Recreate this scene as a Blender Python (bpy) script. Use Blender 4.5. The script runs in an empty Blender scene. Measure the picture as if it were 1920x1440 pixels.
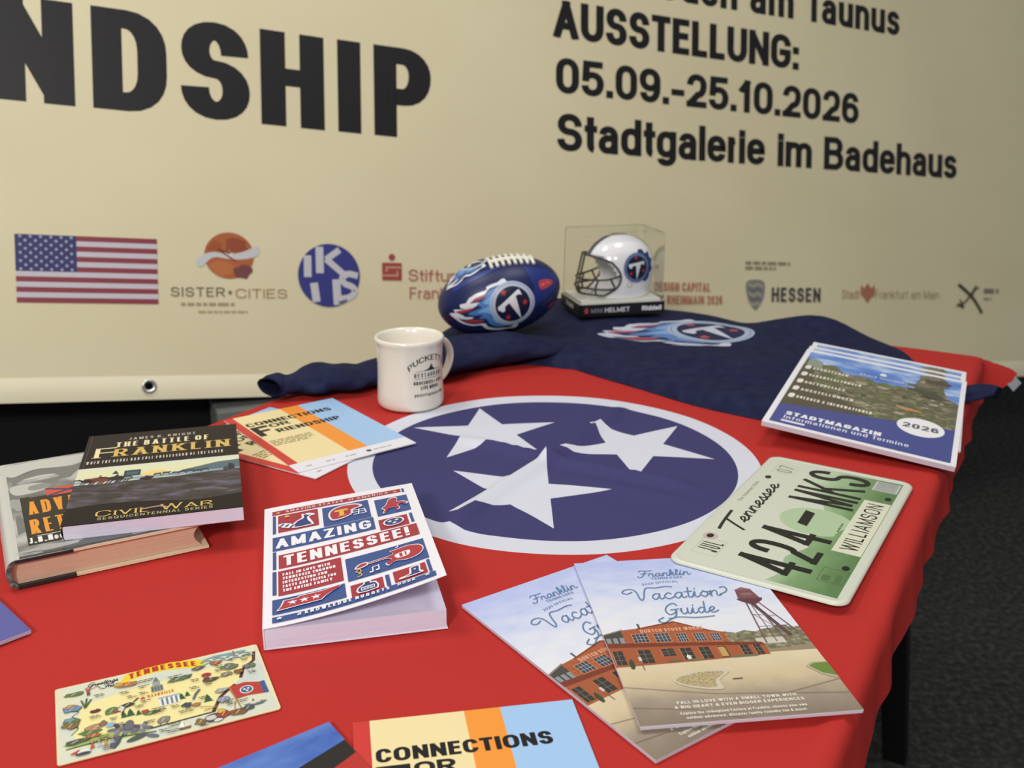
import bpy, bmesh, math, random
from math import sin, cos, pi, radians, atan2, hypot, sqrt, exp
from mathutils import Vector, Matrix, Euler
from mathutils.geometry import tessellate_polygon, delaunay_2d_cdt
import numpy as np

random.seed(7)
SC = bpy.context.scene
COL = SC.collection
TZ = 0.75                                  # table top above the floor

# ------------------------------------------------------------------ camera
cd = bpy.data.cameras.new('camera'); cam = bpy.data.objects.new('camera', cd); COL.objects.link(cam)
PITCH, ROLL = 0.30448113, 0.00784
cp, sp, cr, sr = cos(PITCH), sin(PITCH), cos(ROLL), sin(ROLL)
fw = Vector((0, cp, -sp)); up0 = Vector((0, sp, cp)); rt0 = Vector((1, 0, 0))
rt = cr*rt0 + sr*up0; up = -sr*rt0 + cr*up0
Mc = Matrix((rt, up, -fw)).transposed().to_4x4(); Mc.translation = (0, 0, TZ+0.404369)
cam.matrix_world = Mc
cd.sensor_width = 36; cd.lens = 1814.194/1920*36
cd.clip_start = 0.02
cd.dof.use_dof = True; cd.dof.focus_distance = 0.80; cd.dof.aperture_fstop = 8.5
SC.camera = cam

# ------------------------------------------------------------------ light and exposure
w = bpy.data.worlds.new('world'); SC.world = w; w.use_nodes = True
bg = w.node_tree.nodes['Background']; bg.inputs[0].default_value = (0.93, 0.96, 1.0, 1); bg.inputs[1].default_value = 0.21
def area(name, loc, target, size, sy, watts, col=(1, 0.97, 0.93)):
    l = bpy.data.lights.new(name, 'AREA'); l.shape = 'RECTANGLE'; l.size = size; l.size_y = sy
    l.energy = watts; l.color = col
    o = bpy.data.objects.new(name, l); COL.objects.link(o); o.location = loc
    o.rotation_euler = (Vector(target)-Vector(loc)).to_track_quat('-Z', 'Y').to_euler()
area('ceiling_lamp_a', (-0.95, 0.95, 2.95), (-0.95, 0.95, 0), 0.6, 0.6, 17)
area('ceiling_lamp_b', (0.55, 1.05, 2.95), (0.55, 1.05, 0), 0.6, 0.6, 12)
area('ceiling_lamp_c', (-0.95, -2.2, 2.75), (-0.80, -1.2, 0), 0.6, 0.6, 92)
area('ceiling_lamp_d', (0.55, -2.2, 2.75), (0.45, -1.2, 0), 0.6, 0.6, 16)
SC.view_settings.view_transform = 'Standard'; SC.view_settings.look = 'None'
SC.view_settings.exposure = 0.0; SC.view_settings.gamma = 1.0; SC.view_settings.use_curve_mapping = False

# ------------------------------------------------------------------ materials
def lin(h):
    h = h.lstrip('#'); o = []
    for i in (0, 2, 4):
        c = int(h[i:i+2], 16)/255
        o.append(c/12.92 if c <= 0.04045 else ((c+0.055)/1.055)**2.4)
    return (*o, 1.0)
_M = {}
def M(hexc, rough=0.5, spec=0.35, kind=None, metal=0.0, bump=None, coat=0.0, sheen=0.0):
    key = (hexc, rough, spec, kind, metal, bump, coat, sheen)
    if key in _M: return _M[key]
    m = bpy.data.materials.new('surface_'+hexc.strip('#')); m.use_nodes = True
    nt = m.node_tree; b = nt.nodes['Principled BSDF']
    b.inputs['Base Color'].default_value = lin(hexc); b.inputs['Roughness'].default_value = rough
    b.inputs['Specular IOR Level'].default_value = spec; b.inputs['Metallic'].default_value = metal
    b.inputs['Coat Weight'].default_value = coat; b.inputs['Coat Roughness'].default_value = 0.12
    b.inputs['Sheen Weight'].default_value = sheen
    if bump:                                # (scale, strength, distance)
        tc = nt.nodes.new('ShaderNodeTexCoord'); n = nt.nodes.new('ShaderNodeTexNoise'); n.inputs['Scale'].default_value = bump[0]
        n.inputs['Detail'].default_value = 4
        bp = nt.nodes.new('ShaderNodeBump'); bp.inputs['Strength'].default_value = bump[1]; bp.inputs['Distance'].default_value = bump[2]
        nt.links.new(tc.outputs['Object'], n.inputs['Vector']); nt.links.new(n.outputs['Fac'], bp.inputs['Height'])
        nt.links.new(bp.outputs['Normal'], b.inputs['Normal'])
    _M[key] = m
    return m
def MN(name, stops, scale, stretch=(1, 1, 1), detail=4, rough=0.45, spec=0.35, base=None, axis=1, rng=(0, 1), amount=1.0, distort=0.0, rotz=0.0):
    """Noise print/cloth material: ramp over noise; with base=True the ramp runs along a local axis and noise only shifts it."""
    m = bpy.data.materials.new(name); m.use_nodes = True; nt = m.node_tree; b = nt.nodes['Principled BSDF']
    b.inputs['Roughness'].default_value = rough; b.inputs['Specular IOR Level'].default_value = spec
    tc = nt.nodes.new('ShaderNodeTexCoord'); mp = nt.nodes.new('ShaderNodeMapping'); mp.inputs['Scale'].default_value = stretch
    mp.inputs['Rotation'].default_value = (0, 0, rotz)
    n = nt.nodes.new('ShaderNodeTexNoise'); n.inputs['Scale'].default_value = scale; n.inputs['Detail'].default_value = detail
    n.inputs['Distortion'].default_value = distort
    nt.links.new(tc.outputs['Object'], mp.inputs['Vector']); nt.links.new(mp.outputs['Vector'], n.inputs['Vector'])
    cr_ = nt.nodes.new('ShaderNodeValToRGB'); el = cr_.color_ramp.elements
    while len(el) < len(stops): el.new(0.5)
    for e, (p_, h_) in zip(el, stops): e.position = p_; e.color = lin(h_)
    if base:
        sx = nt.nodes.new('ShaderNodeSeparateXYZ'); nt.links.new(tc.outputs['Object'], sx.inputs[0])
        mr = nt.nodes.new('ShaderNodeMapRange'); mr.inputs['From Min'].default_value = rng[0]; mr.inputs['From Max'].default_value = rng[1]
        nt.links.new(sx.outputs[axis], mr.inputs['Value'])
        ma = nt.nodes.new('ShaderNodeMath'); ma.operation = 'MULTIPLY_ADD'; ma.inputs[1].default_value = amount
        nt.links.new(n.outputs['Fac'], ma.inputs[0]); nt.links.new(mr.outputs[0], ma.inputs[2])
        mb = nt.nodes.new('ShaderNodeMath'); mb.operation = 'SUBTRACT'; mb.inputs[1].default_value = amount/2
        nt.links.new(ma.outputs[0], mb.inputs[0]); nt.links.new(mb.outputs[0], cr_.inputs['Fac'])
    else:
        nt.links.new(n.outputs['Fac'], cr_.inputs['Fac'])
    nt.links.new(cr_.outputs['Color'], b.inputs['Base Color'])
    return m

# ------------------------------------------------------------------ object helpers
def thing(name, label, cat, loc=(0, 0, 0), rot=(0, 0, 0), group=None, matrix=None):
    o = bpy.data.objects.new(name, None); COL.objects.link(o); o.empty_display_size = 0.02
    if matrix is not None: o.matrix_world = matrix
    else: o.location = loc; o.rotation_euler = rot
    o['label'] = label; o['category'] = cat
    if group: o['group'] = group
    return o
class MB:
    def __init__(s): s.v = []; s.f = []; s.mi = []; s.sm = []; s.mats = []
    def slot(s, m):
        if m not in s.mats: s.mats.append(m)
        return s.mats.index(m)
    def add(s, vs, fs, m, smooth=False):
        b = len(s.v); k = s.slot(m); s.v += [tuple(p) for p in vs]
        for f in fs: s.f.append([i+b for i in f]); s.mi.append(k); s.sm.append(smooth)
    def box(s, x0, x1, y0, y1, z0, z1, m):
        s.add([(x0, y0, z0), (x1, y0, z0), (x1, y1, z0), (x0, y1, z0), (x0, y0, z1), (x1, y0, z1), (x1, y1, z1), (x0, y1, z1)],
              [(3, 2, 1, 0), (4, 5, 6, 7), (0, 1, 5, 4), (1, 2, 6, 5), (2, 3, 7, 6), (3, 0, 4, 7)], m)
    def prism(s, outline, z0, z1, m, msides=None, smooth=False):
        n = len(outline)
        tri = tessellate_polygon([[Vector((x, y, 0)) for x, y in outline]])
        s.add([(x, y, z1) for x, y in outline], [tuple(t) for t in tri], m)
        s.add([(x, y, z0) for x, y in outline], [tuple(reversed(t)) for t in tri], m)
        s.add([(x, y, z0) for x, y in outline]+[(x, y, z1) for x, y in outline], [(i, (i+1) % n, n+(i+1) % n, n+i) for i in range(n)], msides or m, smooth)
    def loft(s, rings, m, cap=True, smooth=True, closed=True):
        n = len(rings[0]); vs = [p for r in rings for p in r]; fs = []
        for i in range(len(rings)-1):
            for j in range(n if closed else n-1):
                a = i*n+j; b = i*n+(j+1) % n; fs.append((a, b, b+n, a+n))
        s.add(vs, fs, m, smooth)
        if cap:
            s.add(rings[0], [tuple(reversed(range(n)))], m); s.add(rings[-1], [tuple(range(n))], m)
    def tube(s, pts, r, m, n=10, closed=False):
        pts = [Vector(p) for p in pts]; rings = []; prev = None; N = len(pts)
        for i, p in enumerate(pts):
            a = pts[(i-1) % N] if closed or i else p; b = pts[(i+1) % N] if closed or i < N-1 else p
            d = (b-a).normalized(); q = prev if prev else (Vector((0, 0, 1)) if abs(d.z) < .9 else Vector((1, 0, 0)))
            u = d.cross(q).normalized(); v = u.cross(d).normalized(); prev = v
            rr = r[i] if isinstance(r, (list, tuple)) else r
            rings.append([tuple(p+rr*(cos(2*pi*k/n)*u+sin(2*pi*k/n)*v)) for k in range(n)])
        if closed: rings.append(rings[0])
        s.loft(rings, m, cap=not closed)
    def build(s, name, parent=None, weld=False, matrix=None):
        me = bpy.data.meshes.new(name); me.from_pydata(s.v, [], s.f)
        for m in s.mats: me.materials.append(m)
        me.polygons.foreach_set('material_index', s.mi); me.polygons.foreach_set('use_smooth', s.sm)
        if weld:
            bm = bmesh.new(); bm.from_mesh(me); bmesh.ops.remove_doubles(bm, verts=bm.verts, dist=1e-5); bm.to_mesh(me); bm.free()
        me.update(); o = bpy.data.objects.new(name, me); COL.objects.link(o)
        if parent is not None: o.parent = parent
        if matrix is not None: o.matrix_world = matrix
        return o
def bevel(o, wd, seg=2):
    md = o.modifiers.new('bevel', 'BEVEL'); md.width = wd; md.segments = seg; md.limit_method = 'ANGLE'; return o
def struct(o): o['kind'] = 'structure'; return o
def rbox(w_, d_, r, n=5):
    o = []
    for cx, cy, a0 in ((w_-r, d_-r, 0), (r, d_-r, 90), (r, r, 180), (w_-r, r, 270)):
        for k in range(n+1):
            a = radians(a0+90*k/n); o.append((cx+r*cos(a), cy+r*sin(a)))
    return o

# ------------------------------------------------------------------ stroke lettering
GL = {}
def G(ch, w_, d): GL[ch] = (w_, d)
for ln in """A .74|m0,0 l.5,1 m1,0 l.5,1 m.3,.29 l.7,.29
B .68|m.55,.53 l0,.53 m.55,1 l0,1 l0,0 l.55,0 m.55,1 h.93,.77 v.55,.53 m.55,.53 h1,.26 v.55,0
C .7|m1,.69 v.5,1 h0,.68 l0,.32 v.5,0 h1,.31
D .72|m0,0 l0,1 l.42,1 h1,.64 l1,.36 v.42,0 l0,0
E .58|m.95,1 l0,1 l0,0 l.95,0 m0,.52 l.85,.52
F .55|m.95,1 l0,1 l0,0 m0,.5 l.82,.5
G .74|m1,.7 v.5,1 h0,.68 l0,.32 v.5,0 h1,.3 l1,.46 l.62,.46
H .7|m0,0 l0,1 m1,0 l1,1 m0,.53 l1,.53
I .2|m.5,0 l.5,1
J .5|m1,1 l1,.3 v.48,0 h0,.26
K .7|m0,0 l0,1 m.95,1 l.08,.45 m.32,.62 l1,0
L .54|m0,1 l0,0 l.95,0
M .86|m0,0 l0,1 m1,0 l1,1 m0,1 l.5,.05 m1,1 l.5,.05
N .72|m0,0 l0,1 m1,0 l1,1 m0,1 l1,0
O .76|m.5,1 h0,.66 l0,.34 v.5,0 h1,.34 l1,.66 v.5,1
P .66|m0,0 l0,1 l.5,1 h1,.74 v.5,.44 l0,.44
Q .76|m.5,1 h0,.66 l0,.34 v.5,0 h1,.34 l1,.66 v.5,1 m.62,.25 l1,-.03
R .7|m0,0 l0,1 l.5,1 h.97,.75 v.5,.48 l0,.48 m.5,.46 l1,0
S .66|m.98,.71 v.5,1 h.03,.75 v.5,.52 h1,.26 v.5,0 h0,.28
T .62|m0,1 l1,1 m.5,1 l.5,0
U .7|m0,1 l0,.32 v.5,0 h1,.32 l1,1
V .7|m0,1 l.5,0 m1,1 l.5,0
W 1.0|m0,1 l.25,0 m.5,1 l.25,0 m.5,1 l.75,0 m1,1 l.75,0
X .7|m0,1 l1,0 m1,1 l0,0
Y .68|m0,1 l.5,.42 m1,1 l.5,.42 m.5,.5 l.5,0
Z .64|m.02,1 l1,1 m1,1 l0,0 m0,0 l1,0
0 .6|m.5,1 h0,.66 l0,.34 v.5,0 h1,.34 l1,.66 v.5,1
1 .4|m.05,.74 l.75,1 m.75,1 l.75,0
2 .6|m.02,.7 v.5,1 h1,.72 v.6,.36 l0,0 m0,0 l1,0
3 .6|m.02,.76 v.5,1 h.95,.77 v.42,.54 m.42,.54 h1,.27 v.5,0 h0,.26
4 .64|m.76,0 l.76,1 m.76,1 l0,.27 m0,.27 l1,.27
5 .6|m.92,1 l.1,1 l.05,.5 m.05,.46 v.5,.63 h1,.33 v.48,0 h0,.25
6 .6|m.95,.76 v.52,1 h0,.6 l0,.32 v.5,0 h1,.3 v.5,.6 h0,.32
7 .56|m0,1 l1,1 m1,1 l.35,0
8 .6|m.5,.53 h.06,.77 v.5,1 h.94,.77 v.5,.53 h0,.27 v.5,0 h1,.27 v.5,.53
9 .6|m.05,.24 v.48,0 h1,.4 l1,.68 v.5,1 h0,.7 v.5,.4 h1,.68
a .56|m.06,.52 v.5,.7 h.95,.48 l.95,0 m.95,.41 l.5,.41 h0,.19 v.42,0 h.95,.22
b .58|m0,1 l0,0 m0,.44 v.5,.7 h1,.44 l1,.26 v.5,0 h0,.26
c .55|m1,.47 v.5,.7 h0,.44 l0,.26 v.5,0 h1,.23
d .58|m1,1 l1,0 m1,.44 v.5,.7 h0,.44 l0,.26 v.5,0 h1,.26
e .57|m0,.37 l1,.37 l1,.44 v.5,.7 h0,.44 l0,.26 v.5,0 h.97,.18
f .38|m1,1 h.4,.8 l.4,0 m0,.67 l.95,.67
g .58|m1,.7 l1,-.04 v.5,-.27 h.06,-.13 m1,.44 v.5,.7 h0,.44 l0,.28 v.5,.02 h1,.28
h .56|m0,0 l0,1 m0,.44 v.52,.7 h1,.46 l1,0
i .2|m.5,0 l.5,.7 m.5,.94 l.5,.97
j .26|m.6,.7 l.6,-.08 v0,-.27 m.6,.94 l.6,.97
k .56|m0,0 l0,1 m.92,.7 l.06,.27 m.34,.43 l1,0
l .2|m.5,0 l.5,1
m .88|m0,0 l0,.7 m0,.46 v.27,.7 h.5,.48 l.5,0 m.5,.46 v.77,.7 h1,.48 l1,0
n .56|m0,0 l0,.7 m0,.44 v.52,.7 h1,.46 l1,0
o .58|m.5,.7 h0,.44 l0,.26 v.5,0 h1,.26 l1,.44 v.5,.7
p .58|m0,.7 l0,-.27 m0,.44 v.5,.7 h1,.44 l1,.26 v.5,0 h0,.26
q .58|m1,.7 l1,-.27 m1,.44 v.5,.7 h0,.44 l0,.26 v.5,0 h1,.26
r .33|m0,0 l0,.7 m0,.42 v.95,.68
s .52|m.95,.52 v.5,.7 h.05,.53 v.5,.36 h1,.18 v.5,0 h0,.17
t .36|m.38,.95 l.38,.18 v.95,0 m0,.67 l.9,.67
u .56|m0,.7 l0,.24 v.48,0 h1,.26 m1,.7 l1,0
v .56|m0,.7 l.5,0 m1,.7 l.5,0
w .8|m0,.7 l.26,0 m.5,.7 l.26,0 m.5,.7 l.74,0 m1,.7 l.74,0
x .56|m0,.7 l1,0 m1,.7 l0,0
y .56|m0,.7 l.5,.02 m1,.7 l.4,-.27
z .5|m.02,.7 l1,.7 m1,.7 l0,0 m0,0 l1,0
. .2|m.5,0 l.5,.03
, .2|m.5,.05 l.4,-.12
: .2|m.5,0 l.5,.03 m.5,.57 l.5,.6
- .38|m0,.36 l1,.36
! .2|m.5,.34 l.5,1 m.5,0 l.5,.03
' .2|m.5,.8 l.5,1
/ .4|m0,0 l1,1
+ .5|m0,.4 l1,.4 m.5,.1 l.5,.7
& .74|m1,0 l.25,.68 v.5,1 h.75,.78 v.4,.5 h0,.26 v.4,0 h.95,.45""".split('\n'):
    hd, d = ln.split('|'); c_, w_ = hd.split(' '); G(c_, float(w_), d)
def gpaths(d):
    out = []; cur = None; fl_ = []
    for t in d.split(' '):
        k = t[0]; x, y = (float(q) for q in t[1:].split(','))
        if k == 'm': cur = [(x, y)]; out.append(cur); fl_.append([None, None]); continue
        fl_[-1][0] = fl_[-1][0] or k; fl_[-1][1] = k
        if 0: pass
        elif k == 'l': cur.append((x, y))
        else:
            x0, y0 = cur[-1]; K = 0.6
            if k == 'h': c1 = (x0+(x-x0)*K, y0); c2 = (x, y+(y0-y)*K)
            else: c1 = (x0, y0+(y-y0)*K); c2 = (x+(x0-x)*K, y)
            for i in range(1, 7):
                s = i/6; a = (1-s)**3; b = 3*s*(1-s)**2; c = 3*s*s*(1-s); e = s**3
                cur.append((a*x0+b*c1[0]+c*c2[0]+e*x, a*y0+b*c1[1]+c*c2[1]+e*y))
    return list(zip(out, fl_))
def ribbon(pts, w_, cap=True, closed=False, cap2=None):
    """Quads of a mitred ribbon of width w_ along pts."""
    P = [Vector(p).to_2d() for p in pts]; Q = [P[0]]
    for p in P[1:]:
        if (p-Q[-1]).length > 1e-9: Q.append(p)
    P = Q
    if len(P) < 2: return []
    if closed and (P[0]-P[-1]).length < 1e-9: P.pop()
    n = len(P); h = w_/2; L = []; R = []
    if cap and not closed:
        P[0] = P[0]+(P[0]-P[1]).normalized()*h
    if (cap if cap2 is None else cap2) and not closed: P[-1] = P[-1]+(P[-1]-P[-2]).normalized()*h
    for i in range(n):
        a = P[i-1] if (i or closed) else None; b = P[(i+1) % n] if (i < n-1 or closed) else None
        d1 = (P[i]-a).normalized() if a is not None else None; d2 = (b-P[i]).normalized() if b is not None else None
        if d1 is None: d1 = d2
        if d2 is None: d2 = d1
        t = d1+d2
        t = t.normalized() if t.length > 1e-6 else d1
        nn = Vector((-t.y, t.x)); c = max(0.35, nn.dot(Vector((-d1.y, d1.x))))
        L.append(P[i]+nn*h/c); R.append(P[i]-nn*h/c)
    m = n if closed else n-1
    return [[R[i], R[(i+1) % n], L[(i+1) % n], L[i]] for i in range(m)]
def clipy(poly, y0, y1):
    for lim, sg in ((y0, 1), (y1, -1)):
        o = []
        for i, p in enumerate(poly):
            q = poly[(i+1) % len(poly)]; a = (p[1]-lim)*sg; b = (q[1]-lim)*sg
            if a >= 0: o.append(p)
            if (a > 0 > b) or (a < 0 < b):
                s = a/(a-b); o.append((p[0]+(q[0]-p[0])*s, p[1]+(q[1]-p[1])*s))
        poly = o
        if len(poly) < 3: return []
    return poly
def smooth(pts, n=6, closed=False):
    P = [tuple(p) for p in pts]; o = []; N = len(P)
    for i in range(N if closed else N-1):
        p0 = P[i-1] if (i or closed) else P[i]; p1 = P[i]; p2 = P[(i+1) % N]; p3 = P[(i+2) % N] if (closed or i < N-2) else p2
        for k in range(n):
            t = k/n; o.append(tuple(0.5*((2*b)+(-a+c)*t+(2*a-5*b+4*c-d)*t*t+(-a+3*b-3*c+d)*t**3) for a, b, c, d in zip(p0, p1, p2, p3)))
    if not closed: o.append(P[-1])
    return o

class Art:
    """Printed shapes laid on a surface. Units millimetres; fn maps (x,y in m, lift) to a local point."""
    def __init__(s, mb, z0=0.0, fn=None, dice=None, rough=0.45, spec=0.35, step=4e-6):
        s.mb = mb; s.z = 2e-5; s.step = step; s.rough = rough; s.spec = spec; s.dice = dice
        s.fn = fn or (lambda x, y, d: (x, y, z0+d)); s.pre = None; s.smooth = fn is not None
    def m(s, c): return M(c, s.rough, s.spec) if isinstance(c, str) else c
    def tris(s, pts, tri, c, dz=0.0):
        pts = [(p[0], p[1]) for p in pts]
        if s.pre: pts = [s.pre(*p) for p in pts]
        pts = [(x/1000, y/1000) for x, y in pts]; T = [tuple(t) for t in tri]
        if s.dice:
            mid = {}; stack = T; T = []
            while stack:
                t = stack.pop(); E = [(hypot(pts[t[i]][0]-pts[t[(i+1) % 3]][0], pts[t[i]][1]-pts[t[(i+1) % 3]][1]), i) for i in range(3)]
                l, i = max(E)
                if l <= s.dice: T.append(t); continue
                a, b, c3 = t[i], t[(i+1) % 3], t[(i+2) % 3]; k = (min(a, b), max(a, b))
                if k not in mid:
                    mid[k] = len(pts); pts.append(((pts[a][0]+pts[b][0])/2, (pts[a][1]+pts[b][1])/2))
                stack += [(a, mid[k], c3), (mid[k], b, c3)]
        s.mb.add([s.fn(x, y, s.z+dz) for x, y in pts], T, s.m(c), s.smooth)
    def poly(s, pts, c, holes=()):
        L = [[Vector((p[0], p[1], 0)) for p in pts]]+[[Vector((p[0], p[1], 0)) for p in h] for h in holes]
        flat = [q for l in L for q in l]
        s.tris([(q.x, q.y) for q in flat], tessellate_polygon(L), c); s.z += s.step
    def rect(s, x0, y0, x1, y1, c): s.poly([(x0, y0), (x1, y0), (x1, y1), (x0, y1)], c)
    def frame(s, x0, y0, x1, y1, t, c):
        s.poly([(x0, y0), (x1, y0), (x1, y1), (x0, y1)], c, [[(x0+t, y0+t), (x0+t, y1-t), (x1-t, y1-t), (x1-t, y0+t)]])
    def ell(s, cx, cy, rx, ry, c, n=32, rot=0.0):
        s.poly([(cx+rx*cos(2*pi*k/n)*cos(rot)-ry*sin(2*pi*k/n)*sin(rot), cy+rx*cos(2*pi*k/n)*sin(rot)+ry*sin(2*pi*k/n)*cos(rot)) for k in range(n)], c)
    def blob(s, cx, cy, rx, ry, c, n=11, j=.25, seed=0):
        r = random.Random(seed or hash((round(cx, 2), round(cy, 2))) & 9999)
        P = []
        for k in range(n):
            q = 1+r.uniform(-j, j); P.append((cx+rx*q*cos(2*pi*k/n), cy+ry*q*sin(2*pi*k/n)))
        s.poly(smooth(P, 3, True), c)
    def star(s, cx, cy, R, c, rot=90, k=.382):
        s.poly([(cx+(R if i % 2 == 0 else R*k)*cos(radians(rot+36*i)), cy+(R if i % 2 == 0 else R*k)*sin(radians(rot+36*i))) for i in range(10)], c)
    def line(s, pts, w_, c, sm=False, closed=False, cap=True):
        if sm: pts = smooth(pts, 6, closed)
        for i, q in enumerate(ribbon(pts, w_, cap, closed)): s.tris(q, [(0, 1, 2), (0, 2, 3)], c, (i % 4)*7e-7)
        s.z += s.step
    def text(s, st, x, y, h, w_=None, c='#000000', pen=.17, pv=None, gap=.12, cw=1.0, slant=0.0, serif=0.0, arc=None, space=.34, small=None):
        """small: height factor of the lower-case letters when the text is set in small capitals."""
        pv = pv or pen*.88; items = []
        for i_, ch in enumerate(st):
            f = 1.0
            if ch == ' ': items.append((None, space, 1, 0, 0)); continue
            if small and ch.islower(): ch = ch.upper(); f = small
            wd, d = GL[ch]
            items.append((d, wd*f, f, ch in 'NMZz72E4R', -.11 if (ch == 'T' and i_+1 < len(st) and st[i_+1].islower() and not small) else -.05 if ch in 'rt' else 0))
        n = len(items); fixed = gap*(n-1)+sum(it[4] for it in items)+sum(pen for d, wd, f, xc, kn in items if wd <= .2 and d); var = sum(wd for d, wd, f, xc, kn in items if not (wd <= .2 and d))
        if w_ is not None:
            cw = (w_/h-fixed)/max(var, 1e-6)
            if cw < .3: cw = .3
        X = 0.0
        tot = fixed+var*cw
        if w_ is None: w_ = tot*h
        sx = w_/(tot*h)
        for d, wd, f, xc, kn in items:
            W = pen if (wd <= .2 and d) else wd*cw
            if d:
                polys = []
                for gi, (st_, fg) in enumerate(gpaths(d)):
                    px = min(pen, W*.6) if wd > .2 else pen
                    P = [(X+px/2+gx*(W-px), pv/2+gy*(f-pv)) for gx, gy in st_]
                    k = px/pv; Q = [(a, b*k) for a, b in P]
                    cl = len(Q) > 3 and hypot(Q[0][0]-Q[-1][0], Q[0][1]-Q[-1][1]) < 1e-6
                    ys = [b for a, b in P]; lo = min(ys)-pv/2; hi = max(ys)+pv/2
                    for qd in ribbon(Q, px, fg[0] == 'l', cl, fg[1] == 'l'):
                        pl = clipy([(a.x, a.y/k) for a in qd], lo, hi)
                        if pl and xc: pl = [(b, a) for a, b in clipy([(b, a) for a, b in pl], X, X+W)]
                        if pl: polys.append((gi+.55*(len(polys) % 4)/2, pl))
                    if serif:
                        for e in (P[0], P[-1]):
                            nb = P[1] if e is P[0] else P[-2]
                            if abs(nb[1]-e[1]) > .2*f and (abs(e[1]-pv/2) < .02 or abs(e[1]-(f-pv/2)) < .02):
                                yb = 0 if e[1] < f/2 else f-serif*.6
                                polys.append((gi+4, [(e[0]-px/2-serif, yb), (e[0]+px/2+serif, yb), (e[0]+px/2+serif, yb+serif*.6), (e[0]-px/2-serif, yb+serif*.6)]))
                for gi, pl in polys:
                    R = [((a+slant*b)*sx*h, b*h) for a, b in pl]
                    R = [arc(a, b) for a, b in R] if arc else [(x+a, y+b) for a, b in R]
                    s.tris(R, [(0, i, i+1) for i in range(1, len(R)-1)], c, gi*1.2e-6)
            X += W+gap+kn if d else W*1.0+gap*.2
        s.z += s.step*2
    def para(s, x, y, w_, rows, lead, h, c, seed=1):
        """Lines of tiny running text, drawn as word-length dashes."""
        r = random.Random(seed)
        for k in range(rows):
            X = x; e = x+w_*(1 if k < rows-1 else r.uniform(.4, .9))
            while X < e:
                q = r.uniform(.9, 3.2)*h*1.3; q = min(q, e-X+.01)
                s.rect(X, y-k*lead, X+q, y-k*lead+h, c); s.z -= s.step; X += q+h*.7
        s.z += s.step

# cursive letters (x height 1): stroke lists and advance
CUR = {
 'a': ([[(.78, .82), (.45, 1), (.1, .52), (.32, .02), (.62, .3), (.8, .95)], [(.8, .95), (.76, .3), (.92, .02), (1.15, .22)]], 1.12),
 'c': ([[(.74, .8), (.45, 1), (.1, .5), (.4, .0), (.72, .1), (.98, .32)]], .95),
 'e': ([[(-.05, .2), (.4, .42), (.66, .76), (.42, 1), (.12, .55), (.36, .02), (.7, .08), (.98, .3)]], .95),
 'i': ([[(-.05, .2), (.2, .95), (.18, .3), (.34, .02), (.6, .22)], [(.26, 1.42), (.27, 1.5)]], .6),
 'n': ([[(-.05, .3), (.12, .95), (.1, 0)], [(.1, .5), (.42, .98), (.66, .78), (.64, .22), (.8, .02), (1.05, .22)]], 1.02),
 'o': ([[(.45, 1), (.1, .5), (.45, 0), (.8, .5), (.45, 1), (.6, .85), (1.0, .8)]], .98),
 't': ([[(.3, 1.7), (.22, .3), (.38, .02), (.68, .22)], [(-.08, 1.02), (.6, 1.06)]], .66),
 'u': ([[(-.02, .6), (.1, .98), (.1, .3), (.34, .02), (.64, .35), (.72, .98)], [(.72, .98), (.72, .25), (.88, .02), (1.1, .22)]], 1.07),
 'd': ([[(.76, .82), (.45, 1), (.1, .52), (.32, .02), (.62, .3), (.8, .9)], [(.86, 2.0), (.76, .3), (.92, .02), (1.15, .22)]], 1.12),
 'r': ([[(-.05, .2), (.15, 1.02), (.28, .85), (.62, .9), (.56, .3), (.7, .02), (.95, .22)]], .9),
 'k': ([[(-.05, .2), (.35, 1.4), (.25, 1.95), (.12, 1.5), (.1, 0)], [(.1, .45), (.5, .98), (.6, .7), (.2, .48), (.45, .4), (.6, .05), (.9, .22)]], .88),
 'l': ([[(-.05, .2), (.38, 1.4), (.28, 1.95), (.13, 1.5), (.16, .3), (.32, .02), (.6, .22)]], .58),
 's': ([[(-.05, .2), (.35, 1.05), (.42, .7), (.55, .3), (.35, 0), (.1, .12)], [(.35, 0), (.6, .05), (.75, .22)]], .72),
 'g': ([[(.76, .82), (.45, 1), (.1, .52), (.32, .02), (.62, .3), (.8, .95)], [(.8, .95), (.78, -.5), (.5, -.85), (.25, -.6), (.7, -.1), (1.1, .25)]], 1.08),
 'm': ([[(-.05, .3), (.12, .95), (.1, 0)], [(.1, .5), (.36, .98), (.55, .78), (.53, 0)], [(.53, .5), (.8, .98), (1.0, .78), (.98, .22), (1.14, .02), (1.4, .22)]], 1.35),
 'F': ([[(1.5, 1.95), (1.0, 1.85), (.2, 2.05), (-.05, 1.7)], [(.75, 1.9), (.6, .9), (.35, .05), (-.1, -.1), (-.2, .2)], [(.2, .95), (.95, 1.1)]], 1.15),
 'T': ([[(-.5, 1.75), (.2, 1.95), (1.4, 2.15)], [(.55, 2.0), (.35, .9), (.15, -.35)]], .95),
 'G': ([[(1.15, 1.6), (.85, 2.0), (.3, 1.6), (.05, .8), (.35, .05), (.85, .3), (1.0, .9)], [(.55, .85), (1.25, .95)], [(1.0, .9), (1.0, .2), (.7, -.5), (.2, -.6)]], 1.35),
 'V': ([[(-.3, 1.45), (-.75, 1.2), (-1.1, 1.5), (-.8, 1.95), (-.2, 1.9), (.1, 1.3), (.25, .4), (.42, 0), (.62, .4), (.72, 1.3), (.95, 2.05), (1.7, 2.0), (2.6, 2.15), (3.1, 2.05)]], .95),
 'V2': ([], 0)}
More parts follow.
